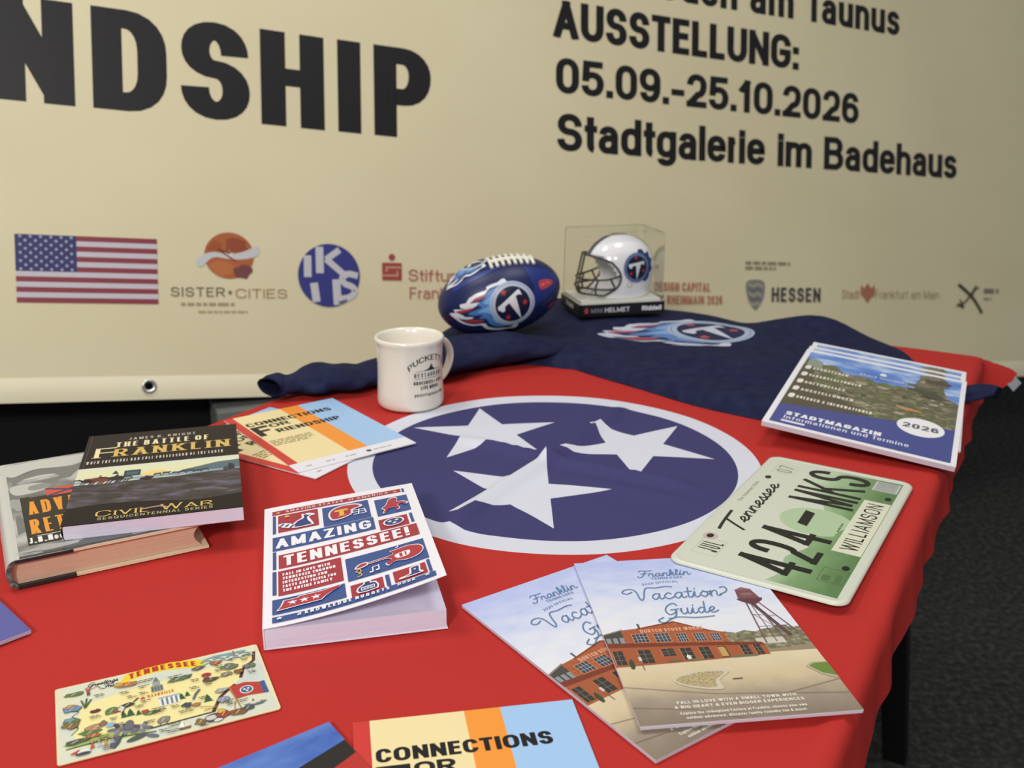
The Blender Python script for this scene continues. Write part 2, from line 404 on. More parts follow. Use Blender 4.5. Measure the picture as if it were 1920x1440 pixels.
def script(A, st, x, y, xh, w_, c, pen, slant=.15, extra=()):
    tot = sum(.5 if ch == ' ' else CUR[ch][1] for ch in st); k = w_/tot; X = 0
    for ch in st:
        if ch != ' ':
            for sg in CUR[ch][0]:
                A.line([(x+(X+a)*k+slant*b*xh, y+b*xh) for a, b in sg], pen, c, sm=True)
        X += .5 if ch == ' ' else CUR[ch][1]
    for sg in extra: A.line([(x+a*k+slant*b*xh, y+b*xh) for a, b in sg], pen, c, sm=True)

def roundel(A, cx, cy, R, rot=0.0, flames=True, ring='#b9c4d6', navy='#151d3a', red='#b23a40', white='#e6e8ee', blue='#4f83c4', sky='#7fb0e0', mirror=1):
    """The team badge printed on ball, helmet and shirt: ring, sword T, three stars, flames trailing to one side."""
    c, s_ = cos(rot), sin(rot)
    def P(pts): return [(cx+R*(mirror*x*c-y*s_), cy+R*(mirror*x*s_+y*c)) for x, y in pts]
    if flames:
        A.poly(P(smooth([(-.1, 1.0), (-.55, 1.02), (-1.0, .93), (-1.06, .78), (-1.5, .72), (-1.85, .55), (-1.98, .38), (-2.22, .36), (-2.22, .16), (-2.05, .05), (-2.5, .1), (-2.45, -.1), (-2.68, -.2), (-2.5, -.55), (-2.2, -.85), (-1.8, -.93), (-1.45, -.85), (-1.2, -1.1), (-.8, -1.22), (-.3, -1.22), (.2, -1.1)], 4, True)), white)
        A.poly(P(smooth([(-.2, .9), (-.9, .82), (-1.15, .62), (-1.6, .5), (-1.8, .33), (-1.4, .3), (-1.7, .1), (-2.1, -.02), (-2.35, -.12), (-2.1, -.35), (-2.35, -.48), (-2.1, -.75), (-1.75, -.82), (-1.3, -.74), (-1.1, -.98), (-.6, -1.1), (0, -1.0), (0, .5)], 4, True)), '#20305f')
        A.poly(P(smooth([(-.4, .85), (-.9, .72), (-1.25, .38), (-1.55, .22), (-1.35, .08), (-1.7, -.06), (-1.95, -.2), (-1.7, -.3), (-1.35, -.28), (-1.5, -.45), (-1.2, -.5), (-1.05, -.78), (-.7, -.98), (-.3, -.9), (-.2, 0)], 4, True)), blue)
        A.poly(P(smooth([(-.6, .6), (-1.0, .45), (-1.25, .25), (-1.0, .12), (-1.3, -.02), (-1.55, -.15), (-1.2, -.18), (-.9, -.35), (-.9, -.6), (-.6, -.7)], 4, True)), sky)
        for q in ([(-1.06, .58), (-1.55, .5), (-1.9, .38), (-1.5, .38)], [(-1.7, .08), (-2.1, .04), (-2.4, -.02), (-2.35, -.14), (-1.9, -.06)], [(-1.3, -.56), (-1.8, -.52), (-2.15, -.66), (-1.7, -.72)]):
            A.poly(P(smooth(q, 4, True)), red)
        for q in ([(-1.0, .8), (-1.25, .62), (-1.8, .6), (-1.9, .3), (-1.5, .58), (-1.2, .74)], [(-1.6, .28), (-2.0, .32), (-2.2, .22), (-2.0, .14), (-1.65, .16)], [(-2.6, -.18), (-2.2, -.36), (-1.75, -.38), (-1.9, -.5), (-2.3, -.5)]):
            A.poly(P(smooth(q, 4, True)), white)
    n = 40; ci = lambda r: P([(r*cos(2*pi*k/n), r*sin(2*pi*k/n)) for k in range(n)])
    A.poly(ci(1.0), ring); A.poly(ci(.93), '#7f8fae'); A.poly(ci(.9), ring); A.poly(ci(.78), navy)
    A.poly(P([(-.68, -.02), (.28, .6), (.36, .6), (.44, .36), (.3, .4), (.16, .34), (.34, -.74), (-.16, .1), (-.36, -.02), (-.38, -.22), (-.48, -.26), (-.66, -.14)]), white)
    for x, y in ((-.35, .56), (.55, .02), (-.26, -.52)):
        A.poly(P([(x+(.15 if i % 2 == 0 else .075)*cos(radians(80+36*i)), y+(.15 if i % 2 == 0 else .075)*sin(radians(80+36*i))) for i in range(10)]), red)

# ================================================================== setting
CARPET = MN('carpet_pile', [(0.3, '#252525'), (0.5, '#343433'), (0.7, '#494947')], 70, detail=9, rough=0.95, spec=0.1)
mb = MB(); mb.add([(-4, -2.5, 0), (6, -2.5, 0), (6, 7.5, 0), (-4, 7.5, 0)], [(0, 1, 2, 3)], CARPET); struct(mb.build('floor'))
E1 = Vector((0.9076799, 0.4099094, -0.0899530)); E2 = Vector((-0.0099473, 0.2352999, 0.9718719)); E3 = Vector((0.4195453, -0.8812538, 0.2176545))
BO = Vector((0, 1.98, TZ))
WD = Vector((0.9113, 0.4117, 0)); WN = Vector((0.4117, -0.9113, 0)); WO = Vector((0, 1.98, 0))-0.222*WN
def frame_m(o, x, y, z):
    m = Matrix((x, y, z)).transposed().to_4x4(); m.translation = o; return m
WALL = M('#c4c6c1', 0.85, 0.2, bump=(40, .15, .002))
mb = MB(); mb.box(-2.6, 0.72, -0.10, 0, 0, 2.7, WALL); struct(mb.build('wall_back', matrix=frame_m(WO, WD, -WN, Vector((0, 0, 1))) @ Matrix.Translation((0, 0.1, 0))))
mb = MB(); mb.box(-4, 6, 7.4, 7.5, 0, 2.9, M('#4a4b4a', 0.9, 0.1)); struct(mb.build('wall_far'))

# ---- black cabinet below the left end of the banner
BLK = M('#0d0d0f', 0.55, 0.3, bump=(120, .1, .001))
cab = thing('cabinet', 'matte black low cabinet under the bottom edge of the cream banner', 'cabinet', matrix=frame_m(WO+WN*0.004, WD, -WN, Vector((0, 0, 1))))
mb = MB(); mb.box(-1.55, -0.600, -0.150, -0.004, 0.0, TZ-0.02, BLK); bevel(mb.build('body', cab), .004)
mb = MB(); mb.box(-1.56, -0.594, -0.158, -0.002, TZ-0.02, TZ+0.0, M('#131315', .5, .35)); bevel(mb.build('top_panel', cab), .003)
for i, (x0, x1) in enumerate(((-1.54, -1.078), (-1.072, -0.61))):
    mb = MB(); mb.box(x0, x1, -0.158, -0.150, 0.04, TZ-0.04, M('#111113', .5, .35)); bevel(mb.build('door', cab), .002)

gp = thing('plinth', 'plain grey plinth standing beside the black cabinet below the banner edge', 'plinth', matrix=frame_m(WO+WN*0.004, WD, -WN, Vector((0, 0, 1))))
mb = MB(); mb.box(-0.619, -0.40, -0.285, -0.170, 0.05, TZ-0.178, M('#757772', .8, .2, bump=(60, .1, .001))); bevel(mb.build('body', gp), .003)
mb = MB(); mb.box(-0.605, -0.413, -0.272, -0.183, 0.0, 0.05, M('#3a3b3a', .8, .2)); mb.build('foot', gp)

# ================================================================== banner
def bwave(x, y):
    return 0.0035*sin(3.1*x+0.6)*sin(2.2*y+0.4)+0.0019*sin(8*x+2*y)+0.0006*sin(11*y+3*x)
VB = lambda x: -0.2208-0.0083*x
ban = thing('banner', 'large cream exhibition banner with black lettering leaning on the wall behind the table', 'banner', matrix=frame_m(BO, E1, E2, E3))
CREAM = MN('banner_cloth', [(0.25, '#dfd4ae'), (0.75, '#e8deb9')], 2.2, (1, 1.6, 1), 3, rough=0.48, spec=0.42)
def grid_sheet(mb, x0, x1, y0f, y1f, nx, ny, fz, m):
    vs = []
    for j in range(ny+1):
        for i in range(nx+1):
            x = x0+(x1-x0)*i/nx; a, b = y0f(x), y1f(x); y = a+(b-a)*j/ny; vs.append((x, y, fz(x, y)))
    mb.add(vs, [(j*(nx+1)+i, j*(nx+1)+i+1, (j+1)*(nx+1)+i+1, (j+1)*(nx+1)+i) for j in range(ny) for i in range(nx)], m, True)
mb = MB()
grid_sheet(mb, -1.75, 1.95, VB, lambda x: 0.95, 200, 70, bwave, CREAM)
grid_sheet(mb, -1.75, 1.95, VB, lambda x: 0.95, 40, 12, lambda x, y: bwave(x, y)-.0035, M('#d8d2c0', .6))
A = Art(mb, fn=lambda x, y, d: (x, y, bwave(x, y)+d+0.0001), dice=0.018, rough=0.42, spec=0.4, step=2.5e-5)
INK = '#1d1b1d'
for ch, a, b in (('F', -1425, -1325), ('R', -1290, -1168), ('I', -1138, -1093), ('E', -1070, -970), ('N', -943, -820), ('D', -792, -671), ('S', -648, -528), ('H', -508, -390), ('I', -364, -319), ('P', -293, -177)):
    pn = 0.265 if ch in 'IHP' else 0.28
    A.text(ch, 0, 0, 172, b-a, INK, pen=pn if ch != 'I' else (b-a)/172, pv=.185, arc=lambda p, q, a=a: (a+p, 283-.0155*(a+p+290)+q-.006*p))
A.text('Bad Soden am Taunus', 91, 628, 76, 991, INK, pen=.225, pv=.18, gap=.085, arc=lambda p, q: (91+p, 623+.008*p+q))
A.text('AUSSTELLUNG:', 92, 512, 77, 651, INK, pen=.24, pv=.19, gap=.07)
A.text('05.09.-25.10.2026', 98, 399, 73, 836, INK, pen=.235, pv=.185, gap=.08, arc=lambda p, q: (98+p, 399+.004*p+q))
A.text('Stadtgalerie im Badehaus', 101, 280, 78, 1188, INK, pen=.225, pv=.18, gap=.07, arc=lambda p, q: (101+p, 280+.009*p+q))
# stars and stripes
fl = lambda u, v: (-920+225*u, -43+115*v-2*u)
RED1, WH1, BL1 = '#8e3b45', '#cfcad2', '#34356b'
A.poly([fl(0, 0), fl(1, 0), fl(1, 1), fl(0, 1)], WH1)
for k in range(7):
    A.poly([fl(0, 2*k/13), fl(1, 2*k/13), fl(1, (2*k+1)/13), fl(0, (2*k+1)/13)], RED1)
A.poly([fl(0, 6/13), fl(.42, 6/13), fl(.42, 1), fl(0, 1)], BL1)
for r in range(9):
    for c in range(6 if r % 2 == 0 else 5):
        q = fl(.42*((c+.5)/6 if r % 2 == 0 else (c+1)/6), 6/13+7/13*(r+.5)/9); A.star(q[0], q[1], 3.6, '#b9b8cc'); A.z -= A.step
# globe mark
A.ell(-571, 44, 44, 42, '#b4663c'); A.blob(-560, 62, 22, 14, '#9a4f33', seed=3); A.blob(-585, 20, 20, 12, '#c27444', seed=5); A.blob(-548, 16, 16, 13, '#7b4848', seed=6); A.blob(-596, 58, 12, 13, '#a5582f', seed=8)
A.poly(smooth([(-628, 38), (-600, 50), (-572, 46), (-545, 52), (-520, 62), (-519, 46), (-545, 38), (-572, 38), (-600, 40), (-622, 22)], 4, True), '#cfd0d2')
A.star(-571, 46, 9, '#e2dcd8'); A.line([(-571, 48), (-590, 55), (-560, 34)], 3, '#8a452c', sm=True)
A.text('SISTER', -674, -31, 17, 94, '#7d7364', pen=.15, gap=.22); A.ell(-571, -23, 3.5, 3.5, '#7d7364', 10); A.text('CITIES', -561, -33, 17, 94, '#a98a66', pen=.13, gap=.22)
A.para(-657, -47, 180, 1, 9, 5, '#a89b7a', seed=4); A.para(-628, -60, 110, 1, 9, 3.6, '#b5a985', seed=6)
# round blue monogram
cx, cy, R = -386, 11, 60
q = lambda pts: [(cx+R*x, cy+R*y) for x, y in pts]
WM = '#cdcbd0'
A.ell(cx, cy, R, R, '#3c3f86', 48)
for p_, w_ in (([(-.69, .62), (-.69, -.06)], .24), ([(-.31, .9), (-.3, .07)], .25), ([(.34, .82), (-.1, .5)], .2), ([(-.1, .52), (.5, .02)], .2), ([(-.5, -.24), (-.42, -.84)], .25), ([(.22, -.12), (.26, -.93)], .26)):
    A.line(q(p_), w_*R, WM, cap=False)
A.line(q([(.93, .0), (.62, .06), (.42, -.07), (.5, -.25), (.74, -.35), (.83, -.5), (.66, -.68), (.3, -.74)]), .2*R, WM, sm=True, cap=False)
A.line(q([(.34, -.86), (.52, -.8)]), 6, '#6f6f86')
# red S mark and foundation name
RS = '#a84a48'
A.ell(-261, 49, 6.5, 6.5, RS, 16); A.poly(smooth([(-281, 38), (-241, 38), (-241, 4), (-281, 4)], 1, True), RS)
A.line([(-244, 29), (-272, 29), (-272, 22)], 3.4, '#c2a080'); A.line([(-278, 13), (-250, 13), (-250, 20)], 3.4, '#c2a080')
A.text('Stiftung der', -227, 3, 23, 190, '#b06a5c', pen=.14); A.text('Frankfurter Sparkasse', -225, -32, 23, 330, '#b4776a', pen=.14)
# design capital, state, city and project marks
A.text('WORLD', 240, -10, 20, 90, '#b87a62', pen=.2); A.text('DESIGN CAPITAL', 345, -11, 20, 154, '#b87a62', pen=.2); A.text('FRANKFURT RHEINMAIN 2026', 262, -40, 20, 274, '#b87a62', pen=.18)
A.para(250, 53, 150, 1, 9, 6, '#9a9076', seed=8); A.para(330, 40, 40, 1, 9, 6, '#9a9076', seed=9)
A.para(597, 54, 192, 1, 9, 7, '#9a9076', seed=10); A.para(597, 42, 140, 1, 9, 7, '#9a9076', seed=12)
A.poly(smooth([(602, 14), (650, 15), (652, -20), (640, -42), (628, -52), (614, -40), (604, -22)], 4, True), '#8c8a86')
for k in range(5): A.line([(606+2*k, 8-11*k), (622, 3-11*k), (634, 8-11*k), (647-2*k, 2-11*k)], 3.2, '#5c5d69' if k % 2 else '#c0b48f', sm=True)
A.text('HESSEN', 675, -33, 34, 148, '#45424c', pen=.2, gap=.16)
A.text('Stadt', 891, -24, 22, 56, '#a8876c', pen=.1); A.text('Frankfurt am Main', 1000, -23, 22, 228, '#a88d74', pen=.09)
A.poly(smooth([(953, 10), (962, 2), (974, 14), (986, 2), (996, 11), (997, -14), (984, -22), (974, -34), (964, -22), (952, -12)], 3, True), '#b4765f')
for p_, w_ in (([(1300, 14), (1330, -4), (1358, -26), (1384, -56)], 9), ([(1362, 12), (1345, -8), (1322, -30), (1294, -40)], 5), ([(1296, -36), (1316, -44), (1304, -26)], 5), ([(1372, 8), (1356, 0), (1350, -14)], 4)):
    A.line(p_, w_, '#45422f', sm=True)
A.para(1392, -6, 104, 1, 9, 12, '#857f68', seed=13); A.para(1392, -24, 66, 1, 9, 6, '#9d9679', seed=14)
mb.build('sheet', ban)
mb = MB(); grid_sheet(mb, -1.75, 1.95, VB, lambda x: VB(x)+0.0425, 90, 6, lambda x, y: bwave(x, y)+.0012+.0022*sin(pi*(y-VB(x))/.0425)+.0004*sin(55*x), MN('hem_cloth_lit', [(0.25, '#efe6c4'), (0.75, '#f5edcf')], 3, (1, 1, 1), 3, rough=.45, spec=.4)); mb.build('hem', ban)  # banner cloth in a lighter colour, for light on the tilted hem
mb = MB()
gx, gy = -0.715, -0.1905; gz = bwave(gx, gy)+.0044
mb.loft([[(gx+r*cos(2*pi*k/28), gy+r*sin(2*pi*k/28), gz+h) for k in range(28)] for r, h in ((.0128, 0), (.0125, .0012), (.0105, .0022), (.0082, .0016), (.0068, .0004))], M('#dcdcd6', .28, .5, metal=.85), cap=False)
mb.add([(gx+.0069*cos(2*pi*k/20), gy+.0069*sin(2*pi*k/20), gz+.0004) for k in range(20)], [tuple(range(20))], M('#050505', .9, .1)); mb.build('grommet', ban)  # black disc paints the darkness of the open hole

# ================================================================== table
TH = radians(60.7); TA = Vector((cos(TH), sin(TH))); TB = Vector((sin(TH), -cos(TH)))
def pl(a, b): q = TA*a+TB*b; return q.x, q.y
A1, B0, B1 = 1.618, -0.863, -0.079
tab = thing('folding_table', 'long rectangular table with black legs under the red flag', 'table', matrix=frame_m(Vector((*pl(0.82, -0.471), 0)), Vector((*TA, 0)), Vector((-TB.x, -TB.y, 0)), Vector((0, 0, 1))))
mb = MB(); mb.box(-.797, .797, -.388, .388, TZ-.030, TZ-.0035, M('#8a8780', .5)); bevel(mb.build('tabletop', tab), .004)
mb = MB(); mb.box(-.74, .74, -.33, .33, TZ-.072, TZ-.030, M('#101012', .5)); mb.build('apron', tab)
for sx in (-1, 1):
    for sy in (-1, 1):
        mb = MB(); rings = []
        for t, hw in ((0, .019), (1, .029)):
            x = sx*(.792-(.792-.715)*t); y = sy*(.362-(.362-.285)*t); z = t*(TZ-.031)
            rings.append([(x-hw, y-hw, z), (x+hw, y-hw, z), (x+hw, y+hw, z), (x-hw, y+hw, z)])
        mb.loft(rings, M('#0b0b0d', .5, .35), smooth=False); bevel(mb.build('leg', tab), .003)

# ================================================================== flag on the table
def ss(x, a, b):
    t = min(1, max(0, (x-a)/(b-a))); return t*t*(3-2*t)
def cloth(a, b):
    z = -.0006+.0003*sin(40*a)*sin(33*b)
    m1 = ss(a, .665, .73)*(1-ss(a, 1.05, 1.13)); m2 = ss(b, -.60, -.52)*(1-ss(b, -.315, -.27))
    f = b+.457-.004*sin(14*a); z += m1*(.0085*exp(-(f/.0085)**2)-.0012*exp(-((f-.03)/.016)**2))
    g = a-.905+.006*sin(11*b); z += m2*(.0085*exp(-(g/.0085)**2)+.0025*exp(-((g+.034)/.014)**2)*ss(b, -.45, -.38))
    # soft swells near the right-hand edge, beside the plate
    k = ss(b, -.088, -.076)*ss(a, .3, .5)*(1-ss(a, .93, 1.02)); z += k*(.0016*(1+sin(31*a+2))+.0008*(1+sin(57*a)))
    oa, ob, ol = max(0, a-A1), max(0, b-B1), max(0, B0-b)
    if oa > 0 or ob > 0 or ol > 0:
        o2 = ob if ob > 0 else ol; d = hypot(oa, o2); phi = atan2(oa, o2); r = .011
        tm = radians(84-62*sin(2*phi)+1.8*sin(26*a+1)+1.6*sin(67*a))
        t = min(d/r, tm); rem = max(0, d-r*tm)
        out = r*sin(t)+rem*cos(tm); z += -(r*(1-cos(t))+rem*sin(tm))
        if d > r: out += .0014*(1+sin(46*a+8*b)+.6*sin(97*a))*min(1, d/.06)
        a = min(a, A1)+out*(oa/d); b = (B1+out*(ob/d)) if ob > 0 else ((B0-out*(ol/d)) if ol > 0 else b)
    x, y = pl(a, b); return (x, y, TZ+z)
def starverts(T5):
    def isec(p, q, r, s_):
        d = (p[0]-q[0])*(r[1]-s_[1])-(p[1]-q[1])*(r[0]-s_[0]); e = p[0]*q[1]-p[1]*q[0]; f = r[0]*s_[1]-r[1]*s_[0]
        return ((e*(r[0]-s_[0])-(p[0]-q[0])*f)/d, (e*(r[1]-s_[1])-(p[1]-q[1])*f)/d)
    o = []
    for k in range(5): o += [T5[k], isec(T5[k], T5[(k+2) % 5], T5[(k-1) % 5], T5[(k+1) % 5])]
    return o
def starreg(ca, cb, R, rot): return starverts([(ca+R*cos(radians(rot-72*k)), cb+R*sin(radians(rot-72*k))) for k in range(5)])
def fit5(T5, mix=.4):
    ca = sum(t[0] for t in T5)/5; cb = sum(t[1] for t in T5)/5
    an = [atan2(t[1]-cb, t[0]-ca) for t in T5]; sg = 1 if ((an[1]-an[0]) % (2*pi)) < pi else -1
    base = [an[k]-sg*2*pi*k/5 for k in range(5)]; b0 = atan2(sum(sin(x) for x in base), sum(cos(x) for x in base))
    return starverts([(t[0]*mix+(1-mix)*(ca+.092*cos(b0+sg*2*pi*k/5)), t[1]*mix+(1-mix)*(cb+.092*sin(b0+sg*2*pi*k/5))) for k, t in enumerate(T5)])
STARS = [fit5([(1.011, -.614), (1.011, -.506), (.917, -.477), (.846, -.559), (.907, -.645)]),
         fit5([(1.036, -.472), (1.079, -.373), (.993, -.294), (.900, -.352), (.929, -.456)]),
         fit5([(.903, -.463), (.857, -.361), (.744, -.372), (.731, -.480), (.815, -.529)])]
FA0, FA1, FB0, FB1 = .138, 1.664, -.909, -.017; CA, CB = .903, -.452
pts = []; edges = []
def loop(ps):
    b = len(pts); n = len(ps); pts.extend(ps); edges.extend((b+i, b+(i+1) % n) for i in range(n))
def seg(p, q, st):
    n = max(1, int(hypot(q[0]-p[0], q[1]-p[1])/st)); return [(p[0]+(q[0]-p[0])*i/n, p[1]+(q[1]-p[1])*i/n) for i in range(n)]
def dense(ps, st): return [q for i in range(len(ps)) for q in seg(ps[i], ps[(i+1) % len(ps)], st)]
loop(dense([(FA0, FB0), (FA1, FB0), (FA1, FB1), (FA0, FB1)], .008))
for R_ in (.2285, .2015): loop([(CA+R_*cos(2*pi*k/150), CB+R_*sin(2*pi*k/150)) for k in range(150)])
for s_ in STARS: loop(dense(s_, .008))
st = .008; na = int((FA1-FA0)/st); nb = int((FB1-FB0)/st)
for i in range(1, na):
    for j in range(1, nb):
        pts.append((FA0+(FA1-FA0)*(i+.5*(j % 2)-.25)/na, FB0+(FB1-FB0)*j/nb))
cv, ce, cf, *_ = delaunay_2d_cdt([Vector(p) for p in pts], edges, [], 1, 1e-6)
def inside(p, poly):
    c = False; n = len(poly)
    for i in range(n):
        x0, y0 = poly[i]; x1, y1 = poly[i-1]
        if (y0 > p[1]) != (y1 > p[1]) and p[0] < (x1-x0)*(p[1]-y0)/(y1-y0)+x0: c = not c
    return c
def flagm(h):
    return M(h, .8, .14, bump=(900, .12, .0006))
FR, FW, FBL = flagm('#ba332e'), flagm('#d6d8e3'), flagm('#43416f')
groups = {0: [], 1: [], 2: []}
for f in cf:
    c = [sum(cv[i][k] for i in f)/3 for k in (0, 1)]; r = hypot(c[0]-CA, c[1]-CB)
    k = 0 if r > .2285 else 1 if r > .2015 else (1 if any(inside(c, s_) for s_ in STARS) else 2)
    groups[k].append(tuple(f))
mb = MB(); vs = [cloth(v[0], v[1]) for v in cv]
for k, m in ((0, FR), (1, FW), (2, FBL)):
    used = sorted({i for f in groups[k] for i in f}); mp_ = {i: j for j, i in enumerate(used)}
    mb.add([vs[i] for i in used], [tuple(mp_[i] for i in f) for f in groups[k]], m, True)
flag = mb.build('flag', weld=True)
flag['label'] = 'red state flag with three white stars in a blue disc spread as a tablecloth'; flag['category'] = 'flag'
mb = MB(); p0 = Vector(cloth(1.655, -.0175)); p1 = Vector(cloth(1.640, -.0175)); dn = Vector((.009, -.004, -.010)); nr = Vector((0, 0, .0006))
mb.add([p0, p1, p1+dn, p0+dn, p0+nr, p1+nr, p1+dn+nr, p0+dn+nr], [(0, 1, 2, 3), (4, 5, 6, 7), (0, 1, 5, 4), (2, 3, 7, 6), (1, 2, 6, 5), (0, 3, 7, 4)], M('#8f949c', .7))
tg = mb.build('sewn_tag', flag); tg['label'] = 'small white care tag on the corner'

# ================================================================== helpers for things lying flat
def at(x, y, z, yaw, tilt=0.0, lean=0.0):
    return Matrix.Translation((x, y, TZ+z)) @ Matrix.Rotation(radians(yaw), 4, 'Z') @ Matrix.Rotation(radians(tilt), 4, 'X') @ Matrix.Rotation(radians(lean), 4, 'Y')
PAPER = '#e9e7ec'

# ---- folded information leaflets (cream, orange and blue)
def leaflet(label, x, y, z, yaw, tilt=0.0):
    t = thing('leaflet', label, 'leaflet', matrix=at(x, y, z, yaw, tilt), group='exhibition leaflets')
    mb = MB(); mb.box(0, .148, -.205, 0, 0, .0009, M(PAPER, .5)); A = Art(mb, .0009, rough=.4)
    A.rect(0, -181, 11, 0, '#cf3a34'); A.rect(11, -181, 73.5, 0, '#f1dfa9'); A.rect(73.5, -181, 98, 0, '#f59a3c'); A.rect(98, -181, 148, 0, '#a5c9ee')
    K = '#17161a'
    A.text('CONNECTIONS', 13.5, -42.5, 13, 112.5, K, pen=.27, pv=.2, gap=.1)
    A.poly([(13, -46), (34, -46), (34, -53), (21, -53), (21, -60), (31.5, -60), (31.5, -66.5), (21, -66.5), (21, -81), (13, -81)], K)
    A.text('OR', 36, -58, 12.5, 26, K, pen=.27, pv=.2, gap=.1); A.text('RIENDSHIP', 36, -79, 13, 84, K, pen=.27, pv=.2, gap=.1)
    A.para(13.5, -103, 52, 4, 5, 2.6, '#8a7c56', seed=5)
    for xx in (14, 38, 62): A.para(xx, -196, 15, 1, 4, 2.4, '#9a98a0', seed=xx)
    A.ell(92, -194, 3.2, 3.2, '#2b2b30', 14); A.para(98, -195.5, 38, 1, 4, 2.2, '#9a98a0', seed=11)
    mb.build('cover', t); mb = MB(); mb.box(.0005, .1475, -.2045, -.0005, -.0007, 0, M('#d9d7dc', .5)); mb.build('inner_sheet', t)
    return t
leaflet('cream, orange and blue leaflet topmost of the two beside the white mug', -.3532, 1.1186, .0021, 37.9)
leaflet('cream leaflet underneath the other leaflet, partly hidden by the dark brown paperback', -.384, 1.046, .0008, 60.1)
leaflet('cream, orange and blue leaflet nearest the camera with big CONNECTIONS heading', -.1028, .538, .0009, 10.5)

# ---- flag brochure and violet booklet at the near edge
def slim(name, label, cat, m, w_, h, th, page='#d9cfe2', group=None, y0=0.0):
    t = thing(name, label, cat, matrix=m, group=group)
    mb = MB(); mb.box(.0004, w_-.0004, y0+.0004, y0+h-.0004, 0.0002, th-.0004, M(page, .6))
    for k in range(2): mb.box(.0001, w_-.0001, y0+.0001, y0+h-.0001, th*(.3+.3*k), th*(.3+.3*k)+.00025, M('#b9aec4', .6))
    mb.build('page_block', t)
    return t
bc = slim('brochure', 'brochure with German flag photo on its cover under a blue sky', 'brochure', at(-.118-.148*.797-.605*-.21, .537-.148*.605-.797*.21, .0014, 37.2), .148, .210, .0018)
mb = MB(); mb.box(0, .148, 0, .210, .0014, .0018, M('#eeeaf2', .5)); A = Art(mb, .0018, rough=.3)
A.rect(0, 0, 148, 210, MN('brochure_sky', [(.35, '#3f62b4'), (.62, '#5f83c9'), (.8, '#c3d0e8')], 22, (1, 2, 1), 4, rough=.3))
A.poly(smooth([(60, 172), (148, 189), (148, 158), (100, 146), (58, 150)], 3, True)[0:] and [(66, 171), (148, 188), (148, 173), (104, 160), (60, 150)], '#262322')
A.poly([(60, 150), (104, 160), (148, 173), (148, 152), (120, 140), (100, 118), (56, 116)], '#b8352f'); A.poly([(56, 116), (100, 118), (120, 140), (148, 152), (148, 96), (98, 80), (52, 86)], '#e8b524')
for xx in (52, 61): A.line([(xx, 60), (xx, 166)], 3.2, '#dfe2ea'); A.ell(xx, 168, 3.4, 2.4, '#f2f3f6', 12)
mb.build('cover', bc)
vb = slim('booklet', 'violet blue booklet cut by the edge of the picture below the hardback book', 'booklet', at(-.363-.148*.686, .643-.148*.728, .0006, 46.7), .148, .21, .0032)
mb = MB(); mb.box(0, .148, 0, .210, .0028, .0032, M('#eeeaf2', .5)); A = Art(mb, .0032, rough=.35); A.rect(0, 0, 148, 210, '#5a5aa0'); mb.build('cover', vb)

# ---- picture postcard
def inked(A):
    ob = A.blob
    def f(cx, cy, rx, ry, c, n=11, j=.25, seed=0):
        sd = seed or (int(cx*31+cy*17) & 1023)+1
        ob(cx, cy, rx+.35, ry+.35, '#3b3a34', n, j, sd); ob(cx, cy, rx, ry, c, n, j, sd)
        if rx > 3: A.line([(cx-rx*.5, cy+ry*.2), (cx, cy-ry*.25), (cx+rx*.55, cy+ry*.1)], .45, '#3b3a34', sm=True); A.line([(cx-rx*.3, cy-ry*.4), (cx+rx*.2, cy+ry*.45)], .4, '#e9e2c4')
    A.blob = f
pcard = thing('postcard', 'yellowed picture map postcard of Tennessee lying alone on the red cloth', 'postcard', matrix=at(-.313, .5714, .0009, 25.24, .3))
mb = MB(); mb.prism([(x-.0, y-.0845) for x, y in rbox(.137, .0845, .002, 3)], 0, .0007, M('#e9dcae', .5)); A = Art(mb, .0007, rough=.38)
A.rect(1.5, -83, 135.5, -1.5, MN('postcard_sky', [(.2, '#c3cfcf'), (.5, '#d6dac8'), (.8, '#e8deb0')], 28, detail=2, rough=.38))
st_ = [(13, -27), (30, -24), (52, -21), (84, -19), (104, -18), (118, -15), (133, -10), (131, -20), (122, -28), (119, -37), (112, -46), (104, -52), (95, -70), (80, -70), (55, -70.5), (30, -66), (12, -63), (9, -56), (14, -50), (11, -42), (15, -36)]
A.poly(st_, '#f0e3a0'); A.line(st_[6:10], 2.4, '#5a352a'); A.line([(113, -45), (106, -51), (102, -55), (96, -68)], 2.6, '#5a352a'); A.line([(96, -69.5), (76, -70), (55, -70.6)], 1.6, '#2e2a22')
A.line([(9, -57), (13, -51), (8, -46), (14, -42), (10, -37), (14, -33), (9, -30), (13, -26)], .9, '#5c6a55', sm=True)
A.poly(smooth([(4, -66), (30, -64), (56, -71), (40, -74), (14, -71)], 4, True), '#a9bd6a'); A.line([(6, -71), (30, -70), (58, -75)], 1.4, '#3a4a35')
arcT = lambda p, q: (46+p, -8.5+11*sin(pi*min(1, max(0, (p+8)/58)))*.62-.09*p+q*1)
A.poly([(38, -15), (46, -1.5), (60, 1.2), (76, 1.5), (92, -2), (100.5, -7.2), (95, -15), (84, -10), (70, -7), (56, -7.5), (47, -10.5)], '#f2cf2b')
A.text('TENNESSEE', 0, 0, 6.6, 45, '#b3321f', pen=.3, pv=.2, gap=.22, arc=lambda p, q: (47.5+p, -8.6+3.9*sin(pi*min(1, (p+1)/47))-.05*p+q))
script(A, 'reetings', 24, -6.5, 2.3, 16, '#2c2d3a', .7, .3); script(A, 'G', 20.5, -6.5, 2.3, 4, '#2c2d3a', .7, .3); script(A, 'rom', 33.5, -12.2, 2.3, 7.5, '#2c2d3a', .7, .3); script(A, 'F', 30.5, -12.2, 2.3, 3.4, '#2c2d3a', .7, .3)
